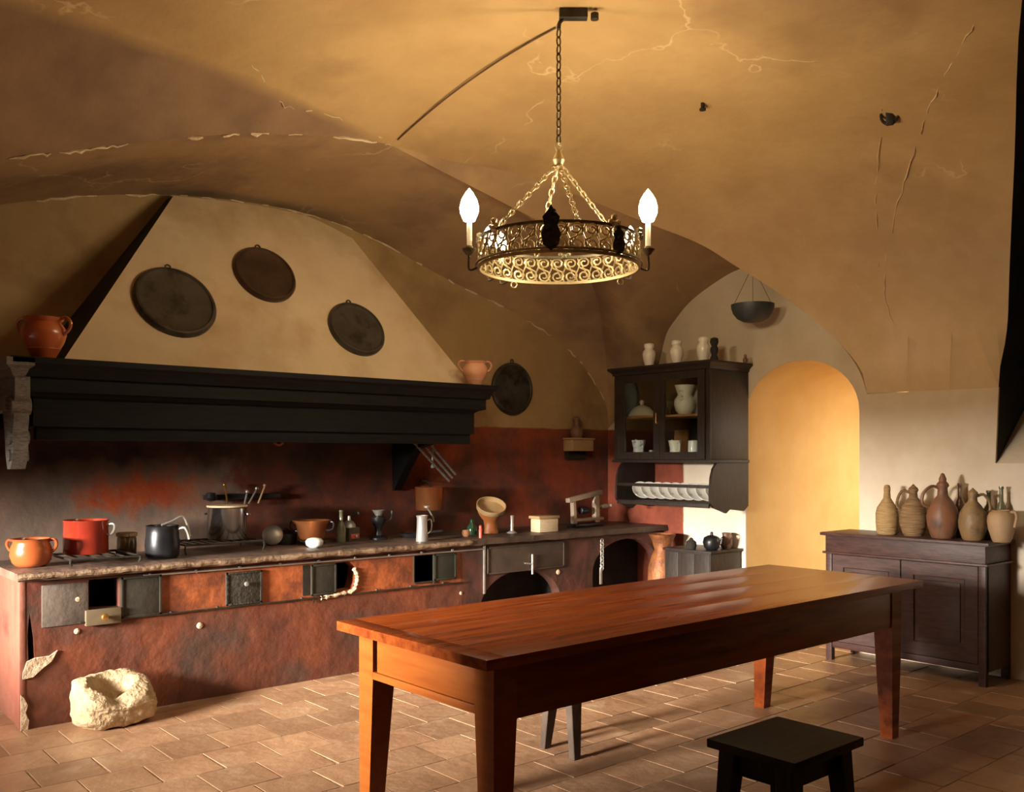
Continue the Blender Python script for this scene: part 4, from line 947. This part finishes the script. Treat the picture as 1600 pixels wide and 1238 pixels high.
bm.faces.new(A[0]); bm.faces.new(A[-1][::-1]); obj('cornice', bm, M_cab, t, ang=20)
bm = B(); cb(bm, cx0-.008, cx1, cy0-.0, cy1+.0, cz0-.025, cz0+.0, .004); obj('base_moulding', bm, M_cab, t)
# face frame stiles
bm = B(); cb(bm, cx0+.012, cx0+.03, cy0+.012, cy0+.055, cz0, cz1, .002); obj('face_stile', bm, M_cab, t)
bm = B(); cb(bm, cx0+.012, cx0+.03, cy1-.085, cy1-.012, cz0, cz1, .002); obj('face_stile', bm, M_cab, t)
mid = onX(1031, 650, cx0).y
for y0, y1 in ((cy0+.056, mid-.001), (mid+.001, cy1-.086)):
    d0 = B(); z0, z1 = cz0+.004, cz1-.024; fr = .05
    plate(d0, rect(y0, y1, z0, z1), [rect(y0+fr+.02, y1-(fr-.01 if y1 < mid+.1 else fr+.0), z0+fr+.01, z1-fr-.01)], .022, lambda a, b, c: Vector((cx0-O.x+c, a-O.y, b-O.z)))
    d = obj('door', d0, M_cab, t)
    bm = B(); cb(bm, cx0+.010, cx0+.013, y0+fr, y1-fr+.02, z0+fr, z1-fr, 0); obj('pane', bm, M_glass, d)
    if y1 > mid+.1:
        bm = B(); yk = y0+.03; tube(bm, [(cx0-.012-O.x, yk-O.y, 1.72-O.z), (cx0-.012-O.x, yk-O.y, 1.80-O.z)], .006, 8); lathe(bm, [(0, 0), (.01, .0), (.01, .01), (0, .012)], 10, Matrix.Translation((cx0-O.x, yk-O.y, 1.72-O.z))@Matrix.Rotation(R(-90), 4, 'Y')); obj('handle', bm, M_brass, d)
# lower open plate rack
bz0 = 1.02
for y in (cy0+.012, cy1-.034):
    bm = B(); pr = [(cx1, cz0-.025), (cx0+.10, cz0-.025), (cx0+.055, cz0-.07), (cx0+.03, cz0-.14), (cx0+.02, cz0-.24), (cx0+.02, bz0+.06), (cx0+.06, bz0+.02), (cx0+.16, bz0-.01), (cx0+.22, bz0-.03), (cx0+.27, bz0+.0), (cx1-.06, bz0-.02), (cx1, bz0+.02)]
    plate(bm, pr, [], .022, lambda a, b, c: Vector((a-O.x, y+c-O.y, b-O.z))); obj('scalloped_side', bm, M_cab, t)
rk = onX(1060, 783, cx0+.05).z
bm = B(); cb(bm, cx0+.03, cx1, cy0+.034, cy1-.034, rk-.03, rk-.01, .003); obj('rack_shelf', bm, M_cab, t)
bm = B(); cb(bm, cx0+.02, cx0+.04, cy0+.034, cy1-.034, rk-.045, rk-.015, .003); obj('front_rail', bm, M_cab, t)
bm = B(); cb(bm, cx0+.025, cx0+.04, cy0+.034, cy1-.034, rk+.11, rk+.135, .003); obj('front_rail', bm, M_cab, t)
# plates leaning in the rack
ny = 9
M_plt = mat('patterned_plate_china', (.82, .8, .74), (.78, .76, .7), c3=(.12, .16, .1), w3=.56, s3=18, rough=.2, coat=.3, world=False)
nth = ['leftmost', 'second from left', 'third from left', 'fourth from left', 'middle', 'fourth from right', 'third from right', 'second from right', 'rightmost']
for k in range(ny):
    y = cy1-.14-k*(cy1-cy0-.26)/(ny-1)
    bm = B(); lathe(bm, [(0, .006), (.055, .006), (.062, .010), (.088, .018), (.09, .016), (.06, .002), (0, 0)], 30)
    o = obj('leaning_plate', bm, M_plt, None, (cx0+.22, y, rk+.062)); o.rotation_euler = (R(38), R(-38), R(10))
    tag(o, 'white green-patterned plate, '+nth[k]+' in the rack below the cabinet', 'plate', 'plates leaning in the rack below the cabinet')
# china inside the cabinet and on top of it
ctop = cz1+.045
vp = [(0, 0), (.032, 0), (.034, .008), (.05, .07), (.056, .11), (.05, .135), (.036, .15), (.036, .16), (.042, .165), (.043, .192), (.036, .2), (.012, .204), (0, .205)]
for (u, lbl) in ((1014, 'leftmost of the three cream lidded jars on the cabinet'), (1057, 'middle one of the three cream lidded jars on the cabinet'), (1099, 'rightmost cream lidded jar on the cabinet, before the dark figure')):
    y = onX(u, 565, 6.02).y
    t2 = thing('lidded_ceramic_jar', lbl, 'jar', (6.02, y, ctop), 0, 'cream jars on the cabinet')
    bm = B(); lathe(bm, vp[:8], 28); obj('body', bm, M_white, t2, ang=60)
    bm = B(); lathe(bm, vp[7:], 28); obj('lid', bm, M_white, t2, ang=60)
vessel('dark_pepper_mill', 'small dark turned mill on the cabinet behind the rightmost jar', 'mill', M_soot_shade, (6.02, onX(1116, 560, 6.02).y, ctop), [(0, 0), (.032, 0), (.034, .02), (.02, .05), (.03, .075), (.032, .1), (.022, .12), (.034, .15), (.03, .18), (0, .19)])
bm = B(); lathe(bm, [(0, 0), (.018, 0), (.02, .03), (.01, .04), (.012, .06), (0, .07)], 14); tag(obj('tiny_clay_pot', bm, M_wick3, None, (6.30, onX(1168, 560, 6.3).y+.02, ctop)), 'tiny reddish pot at the back right corner of the cabinet top', 'pot')
ix = 6.08
zt = shz+.001; zb = cz0+.021
t2 = thing('domed_dish', 'white domed tureen lid on the upper left cabinet shelf', 'dish', (ix, onX(1003, 640, ix).y, zt))
bm = B(); lathe(bm, [(0, 0), (.115, 0), (.12, .008), (.10, .04), (.07, .075), (.03, .095), (0, .10)], 32); obj('dome', bm, M_white, t2, ang=60)
bm = B(); lathe(bm, [(0, .09), (.012, .095), (.02, .115), (.022, .13), (.012, .142), (0, .144)], 18); obj('knob', bm, M_white, t2, ang=60)
vessel('flared_vase', 'white flared vase with green sprigs on the upper right cabinet shelf', 'vase', M_green_p, (ix-.03, onX(1070, 640, ix-.03).y, zt), [(0, 0), (.05, 0), (.075, .03), (.088, .08), (.085, .12), (.06, .155), (.058, .165), (.08, .23), (.085, .24), (.078, .238), (.05, .165), (0, .05)])
bm = B(); lathe(bm, [(0, .008), (.08, .008), (.12, .022), (.125, .02), (.08, 0), (0, 0)], 36); o = obj('standing_platter', bm, M_white, None, (ix+.12, onX(1087, 630, ix+.12).y, zt+.125)); o.rotation_euler = (0, R(-78), R(25)); tag(o, 'cream platter standing upright behind the flared vase', 'platter')
vessel('dark_goblet', 'small dim glass goblet left of the flared vase', 'goblet', M_gbot, (ix+.02, onX(1047, 640, ix+.02).y, zt), [(0, 0), (.03, 0), (.03, .004), (.006, .012), (.006, .05), (.028, .075), (.032, .12), (.03, .12), (.025, .08), (0, .06)])
def tpot(u, lbl, m, s=1, rot=0, spout=True):
    y = onX(u, 690, ix-.05).y
    def ex(t):
        if spout: bm = B(); tube(bm, spline([(-.045*s, 0, .11*s), (-.062*s, 0, .135*s), (-.08*s, 0, .15*s)], 4), [.016*s]*5+[.008*s]*4, 8); obj('spout', bm, m, t)
    return vessel('painted_jug', lbl, 'jug', m, (ix-.05, y, zb), [(0, 0), (.055, 0), (.058, .008), (.048, .04), (.046, .07), (.056, .12), (.062, .145), (.056, .143), (.04, .07), (0, .03)], [([(.052, 0, .13), (.098, 0, .125), (.095, 0, .05), (.05, 0, .03)], .009)], rot, scale=s, extra=ex)
tpot(998, 'blue and white painted jug on the lower left cabinet shelf', M_blue, 1.0, R(-120))
tpot(1055, 'pale greenish jug on the lower right cabinet shelf', M_green_p, .95, R(-120))
def lidc(t): pass
vessel('white_canister', 'plain bright white canister at the right of the lower cabinet shelf', 'canister', M_white2, (ix-.02, onX(1083, 690, ix-.02).y, zb), [(0, 0), (.04, 0), (.042, .005), (.042, .125), (.038, .135), (.02, .14), (0, .14)])
t2 = vessel('orange_wooden_panel', 'orange brown wooden board leaning at the back of the lower cabinet shelf', 'board', M_shelf, (cx1-.04, onX(1064, 680, cx1-.04).y, zb), [(0, 0), (.001, 0), (0, .001)]); bpy.data.objects.remove(t2.children[0]); bpy.data.objects.remove(t2)
bm = B(); box(bm, -.012, .012, -.075, .075, 0, .235, .008); o = obj('wooden_board', bm, M_shelf, None, (cx1-.06, onX(1064, 680, cx1-.05).y, zb)); o.rotation_euler = (0, R(6), 0); tag(o, 'orange brown wooden board leaning behind the greenish jug', 'board')
bm = B(); lathe(bm, [(0, 0), (.022, 0), (.024, .06), (.02, .06), (.019, .006), (0, .006)], 16); tag(obj('small_beaker', bm, M_tin, None, (ix, onX(1018, 690, ix).y, zb)), 'little dull beaker beside the blue and white jug', 'beaker')

# low dark chest in the corner, with odds and ends
X_, y0_, y1_ = 5.98, 4.60, 5.30
t = thing('corner_chest', 'low dark plank chest against the wall under the hanging cabinet', 'chest', (6.2, 4.83, 0))
O2 = Vector((6.2, 4.83, 0)); hz = onX(1120, 862, 6.05).z
bm = B(); box(bm, -.2, .2, -.24, .22, .02, hz-.02, .006); obj('body', bm, M_cab, t)
bm = B(); box(bm, -.215, .21, -.255, .235, hz-.02, hz, .004); obj('lid', bm, M_cab, t)
for y in (-.24, -.09, .07):
    bm = B(); box(bm, -.208, -.198, y+.005, y+.145, .03, hz-.03, .003); obj('plank', bm, M_cab, t)
vessel('round_black_kettle', 'round black kettle with a pointed lid on the corner chest', 'kettle', M_darkm, (6.12, onX(1112, 860, 6.12).y, hz), [(0, 0), (.04, 0), (.06, .02), (.072, .06), (.062, .1), (.035, .115), (.012, .12), (.012, .14), (0, .15)], [([(.06, 0, .08), (.085, 0, .10), (.075, 0, .05)], .006)], R(-70))
vessel('dark_brown_jug', 'small dark brown jug on the chest right of the kettle', 'jug', M_wick3, (6.3, 4.66, hz), [(0, 0), (.035, 0), (.05, .03), (.048, .07), (.03, .1), (.034, .13), (.028, .13), (.02, .1), (0, .05)], [([(.03, 0, .12), (.06, 0, .11), (.048, 0, .05)], .006)], R(-100))
bm = B(); lathe(bm, [(0, 0), (.035, 0), (.045, .03), (.04, .06), (.02, .075), (.012, .09), (0, .095)], 18); tag(obj('small_black_pot', bm, M_soot_shade, None, (6.05, onX(1080, 860, 6.05).y, hz)), 'small sooty pot on the chest left of the kettle', 'pot')
vessel('copper_urn', 'reddish copper urn standing in the corner past the counter end', 'urn', mat('dull_copper', (.3, .11, .035), (.16, .055, .022), rough=.55, metal=.3, scale=14, bump=.3), (6.14, 5.20, 0.0), [(0, 0), (.10, 0), (.11, .03), (.125, .35), (.12, .5), (.09, .60), (.065, .65), (.09, .73), (.115, .78), (.105, .785), (.055, .66), (0, .5)], [], R(-60))

# hanging bowl lamp by the passage
c = onX(1176, 476, 6.15)
t = thing('hanging_bowl_lamp', 'grey half-round bowl lamp hanging on thin wires above the passage', 'lamp', (6.15, c.y, c.z))
r0 = .165
bm = B(); lathe(bm, [(r0, .0), (r0*.985, -.03), (r0*.9, -.07), (r0*.72, -.108), (r0*.45, -.132), (0, -.142), (0, -.136), (r0*.44, -.126), (r0*.7, -.102), (r0*.87, -.066), (r0*.955, -.03), (r0*.97, 0), (r0, 0)], 44); obj('bowl', bm, M_lampg, t, ang=40)
up = .30
for k in range(3):
    a = k*2.094+.6; bm = B(); tube(bm, [(r0*.97*math.cos(a), r0*.97*math.sin(a), -.005), (.0, .0, up)], .0018, 5); obj('wire', bm, M_iron, t)
bm = B(); tube(bm, [(0, 0, up), (.10, .0, up+.04), (XW-6.15, 0, up+.04)], .006, 6); obj('wall_arm', bm, M_iron, t)

# ================================================================== SIDEBOARD
sx0, sx1, sy0, sy1, sh = 6.03, XW-.01, 2.50, 3.60, .905
t = thing('sideboard', 'dark reddish two-door sideboard with panelled doors against the right wall', 'sideboard', (6.2, 3.05, 0)); O = Vector((6.2, 3.05, 0))
def sb(bm, x0, x1, y0, y1, z0, z1, bev=.003): return box(bm, x0-O.x, x1-O.x, y0-O.y, y1-O.y, z0, z1, bev)
bm = B(); sb(bm, sx0-.03, sx1, sy0-.03, sy1+.03, sh-.022, sh, .005); obj('top', bm, M_side, t)
bm = B(); sb(bm, sx0-.005, sx1, sy0+.0, sy1-.0, sh-.135, sh-.022, .003); obj('drawer_band', bm, M_side, t)
bm = B(); sb(bm, sx0-.018, sx1, sy0-.018, sy1+.018, sh-.15, sh-.135, .004); obj('moulding', bm, M_side, t)
bm = B(); sb(bm, sx0+.02, sx1, sy0+.0, sy0+.02, .09, sh-.15, .002); obj('side_panel', bm, M_side, t)
bm = B(); sb(bm, sx0+.02, sx1, sy1-.02, sy1, .09, sh-.15, .002); obj('side_panel', bm, M_side, t)
bm = B(); sb(bm, sx0+.03, sx1, sy0+.02, sy1-.02, .10, .12, .0); sb(bm, sx0+.05, sx0+.06, sy0+.02, sy1-.02, .10, sh-.15, 0); obj('carcass', bm, M_soot_shade, t)
for y in (sy0, sy1-.045):
    bm = B(); sb(bm, sx0, sx0+.045, y, y+.045, 0.0, sh-.15, .003); obj('front_leg', bm, M_side, t)
for y in (sy0, sy1-.045):
    bm = B(); sb(bm, sx1-.045, sx1, y, y+.045, 0.0, .1, .003); obj('rear_leg', bm, M_side, t)
bm = B(); sb(bm, sx0+.01, sx0+.03, sy0+.045, sy1-.045, .09, .135, .002); obj('bottom_rail', bm, M_side, t)
ym = (sy0+sy1)/2
for y0, y1 in ((sy0+.05, ym-.004), (ym+.004, sy1-.05)):
    z0, z1 = .14, sh-.155
    d0 = B(); plate(d0, rect(y0, y1, z0, z1), [rect(y0+.085, y1-.085, z0+.09, z1-.09)], .022, lambda a, b, c: Vector((sx0-O.x+c+.004, a-O.y, b))); d = obj('door', d0, M_side, t)
    bm = B(); sb(bm, sx0+.014, sx0+.024, y0+.08, y1-.08, z0+.085, z1-.085, 0); sb(bm, sx0+.006, sx0+.02, y0+.11, y1-.11, z0+.115, z1-.115, .005); obj('raised_panel', bm, M_side, d)
    bm = B(); q = rect(y0+.082, y1-.082, z0+.087, z1-.087); tube(bm, [(sx0+.008-O.x, a-O.y, b) for a, b in q], .006, 6, True); obj('panel_moulding', bm, M_side, d)
bm = B(); lathe(bm, [(0, 0), (.010, .0), (.012, .014), (0, .02)], 12, Matrix.Translation((sx0+.004-O.x, ym-.035-O.y, .56))@Matrix.Rotation(R(-90), 4, 'Y')); obj('knob', bm, M_iron, t)

# jugs and flasks on the sideboard
def jy(u, x=6.2): return onX(u, 835, x).y
P_flask = [(0, 0), (.066, 0), (.074, .012), (.078, .08), (.08, .15), (.07, .195), (.045, .235), (.026, .265), (.022, .31), (.024, .335), (.018, .36), (0, .365)]
P_jug = [(0, 0), (.06, 0), (.07, .015), (.088, .08), (.092, .13), (.082, .19), (.052, .24), (.03, .265), (.026, .30), (.034, .315), (.03, .33), (.014, .345), (0, .36)]
vessel('wicker_flask', 'tan wicker-covered flask, nearest the passage on the sideboard', 'flask', M_wicker, (6.2, jy(1386), sh), P_flask, scale=.94)
hd = lambda k, zt=.30, zm=.18, w=.13: [([(k*.026, 0, zt), (k*.07, 0, zt+.012), (k*w, 0, zt-.03), (k*(w+.01), 0, zm+.03), (k*.085, 0, zm)], .010)]
CR = R(-45)
vessel('handled_wicker_jug', 'brown jug with a left-hand loop handle beside the tan flask', 'jug', M_wick2, (6.2, jy(1427), sh), P_jug, hd(-1, w=.10), CR, scale=.98)
vessel('tall_stoppered_jug', 'tallest reddish jug with a pointed stopper and left-hand handle', 'jug', M_wick3, (6.18, jy(1475), sh), [(0, 0), (.066, 0), (.075, .015), (.095, .09), (.10, .14), (.088, .20), (.058, .25), (.034, .28), (.030, .33), (.040, .345), (.036, .36), (.022, .375), (.024, .39), (.01, .425), (0, .43)], hd(-1, .33, .2, .12), CR, scale=1.0)
vessel('mottled_jug', 'mottled brown jug with a right-hand loop handle', 'jug', M_wick4, (6.18, jy(1520, 6.18), sh), P_jug, hd(1, w=.105), CR, scale=.94)
vessel('squat_jug', 'squat tan jug with a short ear handle at the right', 'jug', mat('tan_earthenware', (.42, .26, .13), (.5, .33, .19), rough=.6, bump=.2), (6.17, jy(1565, 6.17), sh), [(0, 0), (.05, 0), (.058, .015), (.078, .08), (.085, .13), (.082, .165), (.07, .19), (.055, .198), (.06, .205), (.05, .205), (.05, .19), (0, .1)], [([(.055, 0, .19), (.09, 0, .195), (.10, 0, .16), (.085, 0, .1)], .011)], R(-100), scale=.98)
P_bot = [(0, 0), (.034, 0), (.038, .01), (.038, .19), (.03, .225), (.014, .26), (.013, .34), (.017, .345), (.016, .36), (0, .36)]
bm = B(); lathe(bm, P_bot, 24); tag(obj('slim_dusty_bottle', bm, mat('brown_dusty_glass', (.16, .09, .05), (.25, .16, .1), rough=.3, coat=.4), None, (6.34, jy(1500, 6.34), sh)), 'slim brown dusty bottle standing behind the tallest jug', 'bottle')
bm = B(); lathe(bm, [(r, z*.88) for r, z in P_bot], 24); tag(obj('slim_dusty_bottle', bm, M_gbot, None, (6.34, jy(1545, 6.34), sh)), 'slim green bottle behind the squat tan jug, left of two', 'bottle')
bm = B(); lathe(bm, [(r*.9, z*.96) for r, z in P_bot], 24); tag(obj('slim_dusty_bottle', bm, M_gbot, None, (6.33, jy(1562, 6.33)-.01, sh)), 'slim green bottle behind the squat tan jug, right of two', 'bottle')
vessel('white_small_jar', 'small pale jar at the right end of the sideboard', 'jar', M_white2, (6.37, 2.505, sh), [(0, 0), (.02, 0), (.026, .03), (.024, .06), (.012, .08), (.014, .09), (0, .09)])

# ================================================================== CHANDELIER
hk = onX(872, 420, 3.17)
C0 = Vector((3.17, 3.345, 0)); HZ = mz(C0.x, C0.y)
t = thing('ring_chandelier', 'round openwork iron chandelier with lit candle bulbs above the table', 'chandelier', (C0.x, C0.y, 2.365))
Z = 2.365; RR = .395; bh = .135
bm = B(); 
def band(bm, z, r, w, h):
    lathe(bm, [(r-w, z), (r+w, z), (r+w, z+h), (r-w, z+h), (r-w, z)], 72)
band(bm, 0, RR, .006, .014); obj('lower_hoop', bm, M_gild, t)
bm = B(); band(bm, bh, RR-.004, .006, .014); obj('upper_hoop', bm, M_chan, t)
bm = B(); torus(bm, RR+.012, .006, 72, 6, Matrix.Translation((0, 0, .02))); obj('lower_bead', bm, M_chan, t)
bm = B()
def onring(a, z, r=RR): return (r*math.cos(a), r*math.sin(a), z)
NM = 34
for k in range(NM):
    a0 = 2*math.pi*k/NM; da = 2*math.pi/NM
    for fl in (1, -1):
        P = []
        for s in range(15):
            u_ = s/14; ang = u_*3.6*math.pi*.9; rad = .038*(1-.75*u_)
            P.append(onring(a0+da*.5+fl*(rad*math.sin(ang))/RR, .075+fl*(.034-rad*math.cos(ang)*.9-.0), RR-.001))
        tube(bm, P, .0052, 5)
    tube(bm, [onring(a0, .012), onring(a0+.03, .045), onring(a0-.03, .10), onring(a0, bh)], .0045, 5)
    tube(bm, [onring(a0+da*.2, .03), onring(a0+da*.5, .075), onring(a0+da*.85, .12)], .0045, 5)
o = obj('filigree_band', bm, M_gild, t); o['kind'] = 'stuff'
# crest ornaments on the hoop
right = Vector((math.sin(TH), -math.cos(TH), 0)); fwd = Vector((math.cos(TH), math.sin(TH), 0))
def pol(lat, dep, z): return right*lat+fwd*dep+Vector((0, 0, z))
bang = math.atan2(right.y, right.x)
for k in range(8):
    a = bang+R(22.5+45*k)+R(15); bm = B()
    for dx, dz, r_ in ((0, .045, .018), (-.022, .022, .015), (.022, .022, .015), (0, .012, .02)):
        q = onring(a+dx/RR, bh+dz, RR); bmesh.ops.create_icosphere(bm, subdivisions=1, radius=r_, matrix=Matrix.Translation(q))
    tube(bm, [onring(a, bh-.01), onring(a, bh+.06)], .005, 5)
    obj('crest_ornament', bm, M_chan if k % 2 else M_gild, t)
# dark shield ornaments on the near side
for la, s in ((-.055, 1.0), (.26, .65)):
    dep = -math.sqrt((RR+.012)**2-la*la); bm = B()
    plate(bm, [(0, .0), (.035, .03), (.045, .08), (.03, .12), (.04, .16), (.015, .19), (0, .22), (-.015, .19), (-.04, .16), (-.03, .12), (-.045, .08), (-.035, .03)], [], .010, lambda a, b, c: Vector(pol(la+a*s, dep-c, .005+b*s*.95)))
    for k in range(5): bmesh.ops.create_icosphere(bm, subdivisions=1, radius=.014*s, matrix=Matrix.Translation(pol(la+random.uniform(-.02, .02), dep-.012, .04+.035*k*s)))
    obj('shield_ornament', bm, M_soot_shade, t)
# candle arms, tubes, bulbs and their light
cand = [(-.44, -.01, 0), (-.355, .27, 0), (-.29, .38, 0), (.44, .0, 0), (.385, .25, 0), ]
for i, (la, dp, dz) in enumerate(cand):
    b0 = Vector(pol(la, dp, .0)); zt0 = .095
    bm = B(); n_ = b0.normalized()
    tube(bm, spline([n_*RR+Vector((0, 0, .01)), b0+Vector((0, 0, .0)), b0+Vector((0, 0, zt0-.02))], 5), .006, 6)
    lathe(bm, [(0, zt0-.03), (.02, zt0-.02), (.034, zt0), (.036, zt0+.006), (.018, zt0+.002), (.016, zt0+.02), (0, zt0+.02)], 18, Matrix.Translation((b0.x, b0.y, 0))); arm = obj('candle_arm', bm, M_chan, t)
    small = i in (1, 2, 4)
    th_ = .14 if not small else .08
    bm = B(); lathe(bm, [(0, zt0), (.013, zt0), (.013, zt0+th_), (.0, zt0+th_)], 16, Matrix.Translation((b0.x, b0.y, 0))); obj('candle_tube', bm, M_cand, t)
    r_ = .047 if not small else .03
    zb_ = zt0+th_
    bm = B(); lathe(bm, [(0, zb_), (r_*.6, zb_+.004), (r_*.95, zb_+r_*.9), (r_, zb_+r_*1.5), (r_*.8, zb_+r_*2.3), (r_*.4, zb_+r_*3), (0, zb_+r_*3.5)], 18, Matrix.Translation((b0.x, b0.y, 0))); bo = obj('bulb', bm, M_bulb, t, ang=80)
    bo.visible_shadow = True
    l = bpy.data.lights.new('bulb_light', 'POINT'); l.energy = BULB_P*(1 if not small else .45); l.color = (1, .80, .50); l.shadow_soft_size = r_*1.05
    lo = bpy.data.objects.new('bulb_light', l); S.collection.objects.link(lo); lo.location = Vector((C0.x, C0.y, Z))+Vector((b0.x, b0.y, zb_+r_*1.4)); bo.visible_shadow = False
# chains
hubz = .55
def chain(bm, a, b, ll, r, w):
    a = Vector(a); b = Vector(b); d = b-a; n = max(2, int(d.length/(ll*.78))); q = d.to_track_quat('Z', 'Y').to_matrix().to_4x4()
    for k in range(n):
        c = a.lerp(b, (k+.5)/n)
        pts = [(w*math.cos(s*math.pi/5), 0, ll/2*math.sin(s*math.pi/5)) for s in range(10)]
        tube(bm, pts, r, 5, True, Matrix.Translation(c)@q@Matrix.Rotation(R(90*(k % 2)), 4, 'Z'))
for la, dp in ((-.30, -.25), (-.10, .37), (.07, -.38), (.345, .17)):
    bm = B()
    chain(bm, pol(la, dp, bh+.01), (0, 0, hubz-.02), .045, .004, .011); obj('chain', bm, M_gild, t)
bm = B(); lathe(bm, [(0, hubz-.05), (.018, hubz-.04), (.03, hubz-.01), (.02, hubz+.015), (.010, hubz+.04), (0, hubz+.045)], 18); torus(bm, .02, .005, 18, 6, Matrix.Translation((0, 0, hubz+.055))@Matrix.Rotation(R(90), 4, 'X')); obj('hub', bm, M_gild, t)
bm = B(); chain(bm, (0, 0, hubz+.07), (0, 0, HZ-Z-.10), .05, .0042, .012); obj('suspension_chain', bm, M_chan, t)
for la, dp in ((-.22, .31), (.33, .22)):
    bm = B(); torus(bm, .015, .004, 16, 5, Matrix.Translation(pol(la, dp, -.018))@Matrix.Rotation(TH, 4, 'Z')@Matrix.Rotation(R(90), 4, 'Y')); obj('drop_ring', bm, M_gild, t)
bm = B(); q = hook
box(bm, -.09, .05, -.025, .025, -.05, .0, .006, Matrix.Translation((C0.x+.07, C0.y-.06, HZ+.0))@Matrix.Rotation(TH-R(90), 4, 'Z'))
tube(bm, spline([(C0.x+.04, C0.y-.03, HZ-.03), (C0.x+.01, C0.y, HZ-.06), (C0.x, C0.y, HZ-.1)], 4), .010, 6)
lathe(bm, [(0, 0), (.02, .0), (.02, .03), (0, .03)], 10, Matrix.Translation((C0.x+.13, C0.y-.12, HZ-.055)))
tag(obj('ceiling_hook', bm, M_iron), 'dark iron hook plate in the vault holding the chandelier chain', 'hook')
